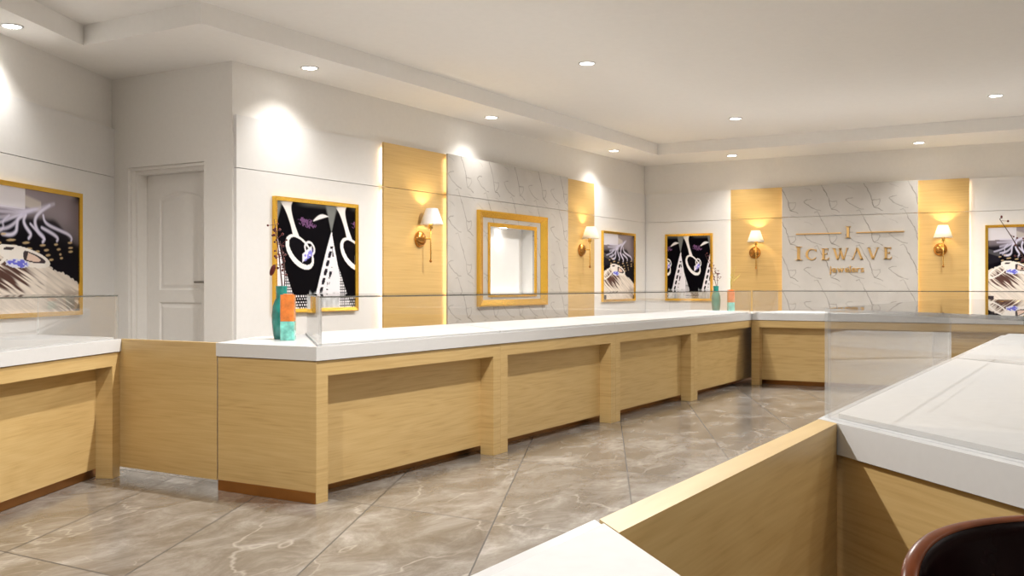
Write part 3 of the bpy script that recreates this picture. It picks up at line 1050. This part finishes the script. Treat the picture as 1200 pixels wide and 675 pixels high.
def L_V(x, z, h, flip=False):
    w = h * .18
    W = h * .88
    if flip:     # an A without crossbar
        return [bar(x + .05 * h, z, x + W / 2, z + h, h * .075), bar(x + W - .05 * h, z, x + W / 2 - .02 * h, z + h, w),
                rect(x - h * .05, x + h * .17, z, z + h * .045), rect(x + W - h * .22, x + W + h * .08, z, z + h * .045)]
    return [bar(x + W / 2, z, x + .09 * h, z + h, w), bar(x + W / 2 + .02 * h, z, x + W - .05 * h, z + h, h * .075),
            rect(x - h * .06, x + h * .24, z + h * .955, z + h), rect(x + W - h * .17, x + W + h * .05, z + h * .955, z + h)]


def L_W(x, z, h):
    w = h * .17
    return [bar(x + .40 * h, z, x + .08 * h, z + h, w), bar(x + .42 * h, z, x + .66 * h, z + h, h * .07),
            bar(x + .90 * h, z, x + .56 * h, z + h, w), bar(x + .92 * h, z, x + 1.20 * h, z + h, h * .07),
            rect(x - .06 * h, x + .24 * h, z + .955 * h, z + h), rect(x + .46 * h, x + .72 * h, z + .955 * h, z + h), rect(x + 1.08 * h, x + 1.30 * h, z + .955 * h, z + h)]


# local x = -world Y; positions measured on the wall
K = (XR - m1) / 13.47
zf = lambda z: H + (z - H) * K
z0 = zf(1.392)
hs = 0.150 * K
letter(L_I(-3.572 * K, z0 - 0.002, 0.182 * K))
letter(L_C(-3.478 * K, z0, hs))
letter(L_E(-3.262 * K, z0, hs))
letter(L_W(-3.125 * K, z0, hs))
letter(L_V(-2.885 * K, z0, hs, True))
letter(L_V(-2.690 * K, z0, hs))
letter(L_E(-2.480 * K, z0, hs * 1.0))
letter(L_I(-2.935 * K, zf(1.672), 0.150 * K))
letter([rect(-3.606 * K, -3.020 * K, zf(1.732), zf(1.746))], 'rule_bar')
letter([rect(-2.828 * K, -2.244 * K, zf(1.732), zf(1.746))], 'rule_bar')
x = -3.172 * K
for ch in 'jewelers':
    cu = bpy.data.curves.new('letter', 'FONT')
    cu.body = ch
    cu.size = 0.118
    cu.extrude = 0.008
    cu.offset = 0.0015
    tmp = bpy.data.objects.new('letter', cu)
    COL.objects.link(tmp)
    dg = bpy.context.evaluated_depsgraph_get()
    me = bpy.data.meshes.new_from_object(tmp.evaluated_get(dg))
    bpy.data.objects.remove(tmp)
    xs = [v.co.x for v in me.vertices]
    lo_, hi_ = min(xs), max(xs)
    me.transform(Matrix.Rotation(PI / 2, 4, 'X'))
    me.transform(Matrix.Translation((x - lo_, -0.0095, zf(1.228))))
    me.materials.clear()
    me.materials.append(M['signgold'])
    o = bpy.data.objects.new('letter', me)
    COL.objects.link(o)
    o.parent = sign
    x += hi_ - lo_ + 0.0105

# ------------------------------------------------------------------ counters
REC = 0.095


def counter_unit(label, loc, rz, L, back, group, setback=0.19, right_post=True, slant=False, ext=0.0):
    """wooden counter unit; local x along the front, y=0 front plane, room side -y.
    back: list of (x, y) from right-back to left-back"""
    t = thing('counter_unit', label, 'counter', loc, rz, group)
    g = 0.0008
    bm = bmesh.new()
    prism(bm, [(g, REC), (L + REC if slant else L - g + ext, REC)] + back, 0.055, BODY1)
    obj('front_panel', bev(bm, 0.002, 1), 'wood', t)
    for x0, x1 in ((g, 0.085), (L - 0.085, L - g))[:2 if right_post else 1]:
        bm = bmesh.new()
        prism(bm, [(x0, 0), (x1, 0), (x1 + (REC if slant and x1 > L / 2 else 0), REC), (x0, REC)], 0.001, RAIL0)
        obj('post', bev(bm, 0.002, 1), 'wood', t)
    bm = bmesh.new()
    prism(bm, [(g, 0), (L - g, 0), (L - g + (REC if slant else 0), REC), (g, REC)], RAIL0, BODY1)
    obj('top_rail', bev(bm, 0.002, 1), 'wood', t)
    bm = bmesh.new()
    bk = [(bx, by - 0.05) for bx, by in back]
    prism(bm, [(g, setback), (L - g + ext, setback)] + [(min(max(bx, g), L - g) if abs(bx) < 0.01 or abs(bx - L) < 0.01 else bx, by) for bx, by in bk], 0.001, 0.055)
    obj('plinth', bm, 'bronze', t)
    return t


def worktop(label, poly, group=None):
    bm = bmesh.new()
    prism(bm, poly, SLAB0, SLAB1)
    return tag(obj('worktop', bev(bm, 0.004, 2), 'slab'), label, 'worktop', group)


def display_mat(label, poly, group):
    bm = bmesh.new()
    prism(bm, poly, SLAB1 + 0.0003, SLAB1 + 0.011)
    return tag(obj('display_mat', bev(bm, 0.003, 2), 'mat'), label, 'mat', group)


def pane(name, poly, z0, z1, parent, edge='edge'):
    """glass sheet with dark polished edges"""
    bm = bmesh.new()
    prism(bm, poly, z0, z1)
    for f in bm.faces:
        f.normal_update()
    big = sorted(bm.faces, key=lambda f: -f.calc_area())[:2]
    for f in bm.faces:
        f.material_index = 0 if f in big else 1
    return obj(name, bm, ['glass', edge], parent)


def strip_poly(p, q, th, side=1):
    dx, dy = q[0] - p[0], q[1] - p[1]
    l = math.hypot(dx, dy)
    nx, ny = -dy / l * th * side, dx / l * th * side
    return [p, q, (q[0] + nx, q[1] + ny), (p[0] + nx, p[1] + ny)]


CX0, CY0, UL, CXE = 3.67, 3.28, 1.70, 10.47
DEP = 0.93
cg = 'oak counter units of the long middle run'
for k in range(4):
    back = [(UL + (DEP if k == 3 else 0), DEP), (0, DEP)] if k else [(UL, DEP), (0.54, DEP), (0.0008, 0.665)]
    lab = ['oak counter unit at the left end of the middle run, with bronze-footed end side',
           'second oak counter unit from the left end of the middle run',
           'third oak counter unit from the left end of the middle run',
           'oak counter unit of the middle run next to the far inner corner'][k]
    un = counter_unit(lab, (CX0 + k * UL, CY0, 0), 0, UL, back, cg, right_post=k < 3, ext=DEP if k == 3 else 0.0)
    if k == 0:
        bm = bmesh.new()
        box(bm, -0.004, 0.0006, 0.004, 0.66, 0.001, 0.0545)
        o = obj('end_plinth', bm, 'bronze', un)
        o['label'] = 'bronze kick strip along the end side'
worktop('long white worktop of the middle counter run', [(CX0 - 0.01, CY0 - 0.01), (CXE + 0.0, CY0 - 0.01), (CXE + 0.94, CY0 + 0.93), (CX0 + 0.54, CY0 + 0.95), (CX0 - 0.01, CY0 + 0.668)])
mg_ = 'white display mats on the middle worktop'
for k in range(4):
    xa, xb = CX0 + k * UL + 0.035, CX0 + (k + 1) * UL + 0.025
    lab = ['white display mat at the left end of the middle worktop, behind the glass edge', 'white display mat second from the left on the middle worktop',
           'white display mat third from the left on the middle worktop', 'white display mat at the far end of the middle worktop'][k]
    y0, y1 = CY0 + 0.022, CY0 + 0.905
    display_mat(lab, [(xa, y0), (xb - (0.06 if k == 3 else 0), y0), (xb - (0.06 if k == 3 else 0) + (y1 - y0), y1), (xa + (y1 - y0), y1)], mg_)
gc = thing('glass_display_case', 'long glass display case standing on the middle worktop', 'glass case', (0, 0, 0))
zt = SLAB1 + 0.0005
gx0, gy0, gy1, gx1 = CX0 + 0.03, CY0 + 0.003, CY0 + 0.92, CXE + 0.0
dlt = gy1 - gy0
pane('front_pane', [(gx0, gy0), (gx1, gy0), (gx1, gy0 + 0.008), (gx0, gy0 + 0.008)], zt, GT - 0.0085, gc, 'paleedge')
pane('end_pane', strip_poly((gx0 + 0.012, gy0 + 0.0085), (gx0 + dlt, gy1), 0.008, -1), zt, GT - 0.0085, gc, 'paleedge')
pane('end_pane', strip_poly((gx1 - 0.008, gy0 + 0.0085), (gx1 - 0.008, gy1), 0.008, -1), zt, GT - 0.0085, gc, 'paleedge')
pane('top_pane', [(gx0, gy0), (gx1, gy0), (gx1, gy1), (gx0 + dlt, gy1)], GT - 0.008, GT, gc)

# right run
rg = 'oak counter units of the run before the sign wall'
RXB = CXE + DEP
for k in range(3):
    lab = ['oak counter unit right of the far inner corner, facing the shop floor', 'oak counter unit before the sign wall, seen past the near glass case',
           'oak counter unit of the sign-wall run beyond the right edge'][k]
    counter_unit(lab, (CXE, CY0 - 0.002 - k * UL, 0), RR, UL, [(UL, DEP), (0, DEP)], rg)
ye = CY0 - 3 * UL
worktop('white worktop of the counter run before the sign wall', [(CXE - 0.01, CY0 - 0.013), (CXE - 0.01, ye), (RXB + 0.01, ye), (RXB + 0.01, CY0 + 0.925)])
for k in range(3):
    lab = ['white display mat on the sign-wall worktop nearest the far inner corner', 'middle white display mat on the sign-wall worktop', 'white display mat on the sign-wall worktop beyond the right edge'][k]
    ya, yb = CY0 - 0.04 - k * UL, CY0 - (k + 1) * UL + 0.01
    display_mat(lab, [(CXE + 0.025, ya), (CXE + 0.025, yb), (RXB - 0.02, yb), (RXB - 0.02, ya)], 'white display mats on the sign-wall worktop')
gr = thing('glass_display_case', 'glass display case on the worktop before the sign wall', 'glass case', (0, 0, 0))
rx0, rx1 = CXE + 0.004, RXB - 0.005
ry0 = CY0 - 0.012
pane('front_pane', [(rx0, ry0), (rx0, ye), (rx0 + 0.008, ye), (rx0 + 0.008, ry0)], zt, GT - 0.0085, gr, 'paleedge')
pane('end_pane', strip_poly((rx0 + 0.0085, ry0), (rx1, ry0), 0.008, -1), zt, GT - 0.0085, gr, 'paleedge')
pane('top_pane', [(rx0, ry0), (rx0, ye), (rx1, ye), (rx1, ry0)], GT - 0.008, GT, gr)

# gate between the middle run and the left counter
bm = bmesh.new()
prism(bm, [(CX0 - 0.001, 3.950), (CX0 + 0.034, 3.976), (CX0 + 0.034, 4.725), (CX0 - 0.001, 4.712)], 0.052, SLAB1)
tag(obj('gate_panel', bev(bm, 0.002, 1), 'wood'), 'plain oak gate panel between the left counter and the middle counter run', 'gate')

# left counter: local x along AL, ends at G
G = (3.668, 4.705)
ca, sa = math.cos(AL), math.sin(AL)
LL = 1.75
lo0 = (G[0] - LL * ca, G[1] - LL * sa)
# end face follows world X = const; in local coords direction (0,1) world = (sa, ca)
ex = 0.66 * sa / ca
for k, lab in ((0, 'oak counter unit under the large feather picture, cut by the left edge'), (1, 'oak counter unit of the left run beyond the left edge')):
    base = (G[0] - LL * (k + 1) * ca, G[1] - LL * (k + 1) * sa, 0)
    counter_unit(lab, base, AL, LL, [(LL + ex, 0.66), (ex, 0.66)] if k == 0 else [(LL + ex, 0.66), (0, 0.66)], 'oak counter units of the left run', setback=0.125)


def lw(x, y):       # local left-counter coords from G to world
    return (G[0] + x * ca - y * sa, G[1] + x * sa + y * ca)


worktop('white worktop of the left counter below the large feather picture', [lw(-2 * LL, -0.01), lw(-0.004, -0.01), lw(ex, 0.67), lw(-2 * LL, 0.67)])
display_mat('white display mat on the left worktop below the large feather picture', [lw(-LL, 0.022), lw(-0.03, 0.022), lw(-0.03 + 0.60 * sa / ca, 0.622), lw(-LL + .28, 0.622)], 'white display mats on the left worktop')
display_mat('white display mat on the left worktop beyond the left edge', [lw(-2 * LL + .05, 0.022), lw(-LL - 0.012, 0.022), lw(-LL + .268, 0.622), lw(-2 * LL + .05, 0.622)], 'white display mats on the left worktop')
gl = thing('glass_display_case', 'glass display case on the left worktop below the large feather picture', 'glass case', (0, 0, 0))
pane('front_pane', [lw(-2 * LL, 0.003), lw(-0.012, 0.003), lw(-0.012, 0.011), lw(-2 * LL, 0.011)], zt, GT - 0.0085, gl, 'paleedge')
pane('end_pane', strip_poly(lw(-0.012, 0.0115), lw(-0.012 + 0.63 * sa / ca, 0.642), 0.008, 1), zt, GT - 0.0085, gl, 'paleedge')
pane('top_pane', [lw(-2 * LL, 0.003), lw(-0.012, 0.003), lw(-0.012 + 0.63 * sa / ca, 0.642), lw(-2 * LL, 0.642)], GT - 0.008, GT, gl)

# near run: fronts face +Y
NY = 0.548
ng = 'oak counter units of the near run'
A0, A1, A2 = 2.262, 4.28, 6.62
nd = 0.935
counter_unit('near oak counter unit at the right, its slanted end behind the dark chair', (A1, NY, 0), PI, A1 - A0, [(A1 - A0 + nd, nd), (nd, nd)], ng, slant=True)
counter_unit('far oak counter unit of the near run, under the second white mat', (A2, NY, 0), PI, A2 - A1 - 0.001, [(A2 - A1 + nd, nd), (0, nd)], ng)
worktop('white worktop of the near counter at the right, with slanted end', [(A0 - 0.008, NY + 0.008), (A2 + 0.008, NY + 0.008), (A2 + 0.008, NY - nd - 0.005), (A0 - 0.008 - nd - 0.013, NY - nd - 0.005)])
NT = 'white display mats on the near worktops'


def nmat(label, xa, xb, pa=1, pb=1):
    y0, y1 = NY - 0.03, NY - nd + 0.03
    display_mat(label, [(xa, y0), (xb, y0), (xb - (y0 - y1) * pb, y1), (xa - (y0 - y1) * pa, y1)], NT)


nmat('white display mat nearest the slanted end of the near right worktop', A0 + 0.02, A1 - 0.02)
nmat('white display mat at the far end of the near right worktop', A1 - 0.005, A2 - 0.02, 1, 0)
gn = thing('glass_display_case', 'glass display case with slanted ends on the near worktop at the right', 'glass case', (0, 0, 0))
fa, fy, fb = A0 + 0.012, NY - 0.002, A1 - 0.01
ny1 = NY - nd + 0.01
dl = fy - ny1
pane('front_pane', [(fa, fy), (fb, fy), (fb, fy - 0.008), (fa, fy - 0.008)], zt, GT - 0.0085, gn, 'paleedge')
pane('end_pane', strip_poly((fa - 0.0085, fy - 0.0086), (fa - dl, ny1), 0.008, 1), zt, GT - 0.0085, gn, 'paleedge')
pane('end_pane', strip_poly((fb - 0.0087, fy - 0.0086), (fb - dl, ny1), 0.008, -1), zt, GT - 0.0085, gn, 'paleedge')
pane('top_pane', [(fa, fy), (fb, fy), (fb - dl, ny1), (fa - dl, ny1)], GT - 0.008, GT, gn, 'paleedge')

# second near counter (bottom of the view)
B1 = 1.128
counter_unit('oak counter unit under the white corner at the bottom edge', (B1, NY, 0), PI, 1.7, [(1.7, nd), (nd, nd)], ng)
worktop('white worktop corner at the bottom edge beside the near gate', [(-0.6, NY + 0.008), (B1 + 0.008, NY + 0.008), (B1 + 0.008 - nd - 0.013, NY - nd - 0.005), (-0.6, NY - nd - 0.005)])
y0, y1 = NY - 0.03, NY - nd + 0.03
display_mat('white display mat on the worktop corner at the bottom edge', [(-0.55, y0), (B1 - 0.045, y0), (B1 - 0.045 - (y0 - y1), y1), (-0.55, y1)], NT)

# near gate panel
gt = bmesh.new()
prism(gt, [(B1 + 0.014, NY + 0.004), (A0 - 0.016, NY + 0.004), (A0 - 0.066, NY - 0.046), (B1 - 0.036, NY - 0.046)], 0.052, SLAB1)
tag(obj('gate_panel', bev(gt, 0.002, 1), 'plank'), 'oak gate panel with pale top edge between the two near worktops', 'gate')


# ------------------------------------------------------------------ vases and twigs
def make_bottle(label, loc, group):
    t = thing('teal_bottle_vase', label, 'vase', loc, 0, group)
    bm = bmesh.new()
    prof = [(0.036, 0.0), (0.042, 0.004), (0.047, 0.03), (0.053, 0.09), (0.054, 0.13), (0.049, 0.18), (0.038, 0.212), (0.031, 0.225), (0.030, 0.25), (0.032, 0.288), (0.033, 0.292), (0.029, 0.292), (0.026, 0.25), (0.028, 0.225), (0.03, 0.21)]
    lathe(bm, prof, 32, 'Z', cap=False)
    b0_ = bm.verts[:32] if False else None
    obj('bottle_body', bm, 'teal', t)
    bm = bmesh.new()
    lathe(bm, [(0.035, 0.0005), (0.0355, 0.006)], 32)
    obj('bottle_base', bm, 'teal', t)
    return t


def make_block(label, loc, rz, group):
    t = thing('two_tone_vase', label, 'vase', loc, rz, group)

    def rr(w, r=0.012, k=4):
        p = []
        for cx, cy, a0 in ((w - r, w - r, 0), (-w + r, w - r, 90), (-w + r, -w + r, 180), (w - r, -w + r, 270)):
            for i in range(k + 1):
                a = math.radians(a0 + 90 * i / k)
                p.append((cx + r * math.cos(a), cy + r * math.sin(a)))
        return p
    bm = bmesh.new()
    prism(bm, rr(0.038), 0.0005, 0.102)
    o = obj('lower_block', bev(bm, 0.004, 2), 'aqua', t)
    o['label'] = 'aqua green lower block'
    bm = bmesh.new()
    prism(bm, rr(0.037), 0.103, 0.245)
    o = obj('upper_block', bev(bm, 0.003, 2), 'orange', t)
    o['label'] = 'orange upper block'
    bm = bmesh.new()
    lathe(bm, [(0.0265, 0.2455), (0.0265, 0.2495), (0.0185, 0.2495), (0.0185, 0.2458)], 24)
    obj('mouth_ring', bm, 'orange', t)
    return t


def make_branch(label, loc, rz, group, seed, leafy=True, lean=-0.10, zs=0.30):
    """dark red berried twig standing in the bottle"""
    rs = random.Random(seed)
    t = thing('berry_branch', label, 'branch', loc, rz, group)
    main = [Vector((0, 0, 0.15)), Vector((0.002, 0, 0.30)), Vector((lean * 0.3, 0.0, 0.42)), Vector((lean * 0.8, 0.01, 0.56)), Vector((lean * 1.25, 0.01, 0.66))]
    second = [Vector((0.004, 0, 0.15)), Vector((0.018, 0, 0.33)), Vector((0.012, 0.01, 0.43)), Vector((lean * 0.35, 0.015, 0.54))]
    bm = bmesh.new()
    tube(bm, main, [0.004, 0.0038, 0.0034, 0.0026, 0.0016], 6)
    obj('stem', bm, 'twig', t)
    bm = bmesh.new()
    tube(bm, second, [0.0035, 0.0032, 0.0026, 0.0016], 6)
    obj('stem', bm, 'twig', t)
    berries = []
    for src, lo in ((main, 2), (second, 2)):
        for i in range(16):
            f = rs.uniform(0.15, 1.0)
            k = lo - 1 + f * (len(src) - lo)
            a = int(min(k, len(src) - 2))
            p = src[a].lerp(src[a + 1], k - a)
            d = Vector((rs.uniform(-1, 1), rs.uniform(-1, 1), rs.uniform(-0.4, 0.9))).normalized() * rs.uniform(0.012, 0.045)
            bm = bmesh.new()
            ball(bm, p + d, rs.uniform(0.0055, 0.0085), 1)
            tube(bm, [p, p + d * 0.9], 0.0012, 4)
            obj('berry', bm, 'berry', t)
    if leafy:
        for p0, d, ln in ((Vector((0.0, 0, 0.40)), Vector((-0.75, 0, 0.15)), 0.035), ):
            q = p0 + d * 0.05
            bm = bmesh.new()
            tube(bm, [p0, p0 + d * 0.03 + Vector((0, 0, 0.006)), q], 0.0015, 5)
            ball(bm, q + Vector((-0.012, 0, -0.028)), 0.034, 2, (0.42, 0.12, 1.0), Matrix.Rotation(0.35, 4, 'Y'))
            obj('leaf', bm, 'berry', t)
    return t


def make_twig(label, loc, rz, group):
    t = thing('olive_twig', label, 'branch', loc, rz, group)
    for pts in ([(0, 0, 0.20), (0.004, 0, 0.33), (0.03, 0, 0.42), (0.055, 0, 0.52)], [(0.002, 0, 0.2), (-0.002, 0.004, 0.34), (0.012, 0.006, 0.44), (0.01, 0.01, 0.50)], [(0, 0, 0.27), (0.04, 0, 0.36), (0.10, 0, 0.415)]):
        bm = bmesh.new()
        tube(bm, pts, [0.0045, 0.004, 0.003, 0.0018][:len(pts)], 6)
        rs = random.Random(len(pts) + int(pts[0][0] * 1000))
        for i in range(8):
            p = Vector(pts[1]).lerp(Vector(pts[2]), i / 8)
            d = Vector((rs.uniform(-1, 1), rs.uniform(-0.6, 0.6), 1.0)).normalized() * 0.03
            tube(bm, [p, p + d], 0.0014, 4)
        obj('twig_shoot', bm, 'olive', t)
    return t


tw = SLAB1 + 0.0005
# left pair
vg, bg, kg = 'orange and aqua vases', 'teal bottle vases', 'dark red berried branches'
view = math.radians(30.77)
make_block('orange and aqua block vase in front of the teal bottle, left end of middle worktop', (4.035, 3.805, tw), view - PI / 2 + 0.05, vg)
make_bottle('teal bottle vase behind the orange and aqua vase, left end of middle worktop', (4.112, 3.925, tw), bg)
make_branch('berried branch in the teal bottle at the left end of the middle worktop', (4.112, 3.925, tw), view - PI / 2, kg, 3, True, -0.035)
# far pair
make_bottle('teal bottle vase at the far corner of the middle worktop', (11.36, 3.98, tw), bg)
make_branch('berried branch leaning from the teal bottle at the far corner', (11.36, 3.98, tw), view - PI / 2, kg, 5, False, -0.10)
make_block('orange and aqua block vase at the far corner, beside the teal bottle', (11.30, 3.78, tw), view - PI / 2 + 0.05, vg)
make_twig('olive green twigs in the orange vase at the far corner', (11.30, 3.78, tw), view - PI / 2, 'olive green twigs')
# right edge
make_bottle('teal bottle vase on the near worktop just beyond the right edge', (6.375, 0.375, tw + 0.011), bg)
make_branch('dark berried branch before the feather picture at the right edge', (6.375, 0.375, tw + 0.011), view - PI / 2, kg, 11, False, -0.15)

# ------------------------------------------------------------------ chair
ch = thing('counter_chair', 'glossy dark brown rounded chair at the bottom right corner', 'chair', (1.14, -0.083, 0.004), math.radians(-57.5))
# local +y = away from the viewer (back of the chair), x to the right
RB, TH_ = 0.245, 0.018


def back_grid(bm, r, zlo, zhi, inset):
    nu, nv = 40, 22
    rows = []
    for j in range(nv + 1):
        tv = -1 + 2 * j / nv
        row = []
        for i in range(nu + 1):
            tu = -1 + 2 * i / nu
            # square to rounded square mapping
            e = 5.0
            m_ = max(abs(tu), abs(tv), 1e-6)
            n_ = (abs(tu) ** e + abs(tv) ** e) ** (1 / e)
            s_ = m_ / n_ if n_ > 0 else 1
            uu, vv = tu * s_ * (1 - inset), tv * s_ * (1 - inset)
            ang = PI / 2 - uu * math.radians(62)
            z = (zlo + zhi) / 2 + vv * (zhi - zlo) / 2 + 0.012 * (1 - uu * uu) * (vv > 0) * vv
            rr_ = r + 0.035 * vv
            row.append(bm.verts.new((rr_ * math.cos(ang), rr_ * math.sin(ang) - 0.02, z)))
        rows.append(row)
    return rows


def shell(bm, r0, r1, zlo, zhi):
    a = back_grid(bm, r0, zlo, zhi, 0.06)
    b = back_grid(bm, r1, zlo, zhi, 0.06)
    nv, nu = len(a) - 1, len(a[0]) - 1
    for j in range(nv):
        for i in range(nu):
            bm.faces.new((a[j][i], a[j][i + 1], a[j + 1][i + 1], a[j + 1][i])).smooth = True
            bm.faces.new((b[j][i], b[j + 1][i], b[j + 1][i + 1], b[j][i + 1])).smooth = True
    per = [(0, i) for i in range(nu)] + [(j, nu) for j in range(nv)] + [(nv, i) for i in range(nu, 0, -1)] + [(j, 0) for j in range(nv, 0, -1)]
    mid = []
    for j, i in per:
        mid.append((a[j][i].co + b[j][i].co) / 2)
    for k in range(len(per)):
        j, i = per[k]; j2, i2 = per[(k + 1) % len(per)]
        bm.faces.new((a[j][i], a[j2][i2], b[j2][i2], b[j][i])).smooth = True
    return mid


bm = bmesh.new()
mid = shell(bm, RB, RB + TH_, 0.40, 0.768)
obj('backrest', bm, 'leather', ch)
bm = bmesh.new()
ring = mid + mid[:2]
k_ = 10
cyc = [Vector(p) for p in mid]
rings = []
for i, p in enumerate(cyc):
    t = (cyc[(i + 1) % len(cyc)] - cyc[i - 1]).normalized()
    out = Vector((p.x, p.y + 0.02, 0)).normalized()
    b_ = t.cross(out).normalized()
    rings.append([bm.verts.new(p + out * math.cos(2 * PI * q / k_) * 0.0095 + b_ * math.sin(2 * PI * q / k_) * 0.004) for q in range(k_)])
for i in range(len(rings)):
    r0, r1 = rings[i], rings[(i + 1) % len(rings)]
    for q in range(k_):
        bm.faces.new((r0[q], r0[(q + 1) % k_], r1[(q + 1) % k_], r1[q])).smooth = True
o = obj('rim_piping', bm, 'piping', ch)
o['label'] = 'rolled brown rim, light put into its colour'
bm = bmesh.new()
lathe(bm, [(0.0005, 0.385), (0.19, 0.385), (0.218, 0.395), (0.225, 0.42), (0.218, 0.448), (0.19, 0.462), (0.10, 0.468), (0.0005, 0.470)], 40, 'Z', 0, -0.02, 0)
obj('seat', bm, 'leather', ch)
bm = bmesh.new()
lathe(bm, [(0.03, 0.03), (0.03, 0.36), (0.07, 0.37), (0.07, 0.384)], 24, 'Z', 0, -0.02, 0)
obj('column', bm, 'chrome', ch)
bm = bmesh.new()
lathe(bm, [(0.20, 0.001), (0.205, 0.006), (0.19, 0.016), (0.06, 0.03), (0.03, 0.04)], 40, 'Z', 0, -0.02, 0)
obj('base', bm, 'chrome', ch)


# ------------------------------------------------------------------ downlights
def make_down(label, x, y, z, r=0.062, group=None):
    t = thing('recessed_downlight', label, 'ceiling light', (x, y, z), 0, group)
    bm = bmesh.new()
    lathe(bm, [(r + 0.012, -0.0006), (r + 0.012, -0.004), (r, -0.008), (r - 0.004, -0.006), (r - 0.004, -0.0006)], 32, 'Z', cap=False)
    obj('trim_ring', bm, 'trim', t)
    bm = bmesh.new()
    lathe(bm, [(r - 0.0045, -0.0008), (r - 0.0045, -0.0045)], 32)
    obj('lens', bm, 'lamp', t)
    return t


def spot(x, y, z, e, ang=112, blend=0.7, col=(1.0, 0.965, 0.92), rad=0.03):
    ld = bpy.data.lights.new('downlight_lamp', 'SPOT')
    ld.energy = e
    ld.spot_size = math.radians(ang)
    ld.spot_blend = blend
    ld.color = col
    ld.shadow_soft_size = rad
    o = bpy.data.objects.new('downlight_lamp', ld)
    COL.objects.link(o)
    o.location = (x, y, z - 0.03)
    return o


EW, EC = 34, 210
for x, y, lab in [
    (4.06, 6.30, 'recessed downlight in the soffit above the large feather picture'),
    (6.05, 5.475, 'recessed downlight in the soffit above the ring picture beside the door'),
    (8.78, 5.475, 'recessed downlight in the soffit above the gold double frame'),
    (11.75, 5.475, 'recessed downlight in the soffit above the small feather picture'),
    (12.99, 4.33, 'recessed downlight in the soffit above the left oak panel of the sign wall'),
    (12.99, 2.0, 'recessed downlight in the soffit above the right part of the sign wall')]:
    make_down(lab, x, y, HC)
    spot(x, y, HC, EW, 124, 1.0, (1.0, 0.97, 0.93))
for x, y, lab in [
    (7.62, 3.80, 'recessed downlight in the raised ceiling, nearest and left of three'),
    (10.98, 3.62, 'recessed downlight in the raised ceiling, farthest of three'),
    (10.98, 0.98, 'recessed downlight in the raised ceiling at the right edge')]:
    make_down(lab, x, y, HT)
    spot(x, y, HT, EC, 160, 0.7)
og = 'added ceiling downlights outside the view'  # unseen downlights, added to light the room
for x, y, k in ((4.3, 3.7, .75), (4.3, 1.9, 1.15), (1.2, 2.2, 1.0), (1.2, -1.6, .25), (4.3, -2.0, .3), (7.6, -2.0, .5), (10.98, -2.0, .8), (-1.8, 0.0, .4), (-1.8, -2.5, .4)):
    make_down('added recessed downlight in the raised ceiling outside the view', x, y, HT, group=og)
    spot(x, y, HT, EC * k, 160, 0.7)
for y in (-0.4, -2.8):
    make_down('recessed downlight in the soffit along the right wall outside the view', 12.99, y, HC, group='soffit downlights outside the view')
    spot(12.99, y, HC, EW, 124, 1.0, (1.0, 0.97, 0.93))
spot(9.50, YB - 0.055, d + 0.008, 1.5, 150, 0.9, (1, 0.98, 0.95), 0.02)  # added lamp inside the recess that replaces the mirror

# ------------------------------------------------------------------ camera, world, view
cd = bpy.data.cameras.new('camera')
cam = bpy.data.objects.new('camera', cd)
COL.objects.link(cam)
cam.location = (0, 0, H)
cam.rotation_euler = (PI / 2, 0, math.radians(30.77) - PI / 2)
cd.sensor_width = 36.0
cd.lens = 1179.0 / 1200.0 * 36.0
cd.shift_y = -2.5 / 1200.0
cd.clip_start = 0.02
S.camera = cam

wd_ = bpy.data.worlds.new('world')
S.world = wd_
wd_.use_nodes = True
wd_.node_tree.nodes['Background'].inputs[0].default_value = (0.9, 0.9, 0.9, 1)
wd_.node_tree.nodes['Background'].inputs[1].default_value = 0.05
S.view_settings.view_transform = 'Standard'
S.view_settings.look = 'None'
S.view_settings.exposure = 0.38
S.view_settings.gamma = 1.0
S.view_settings.use_curve_mapping = False
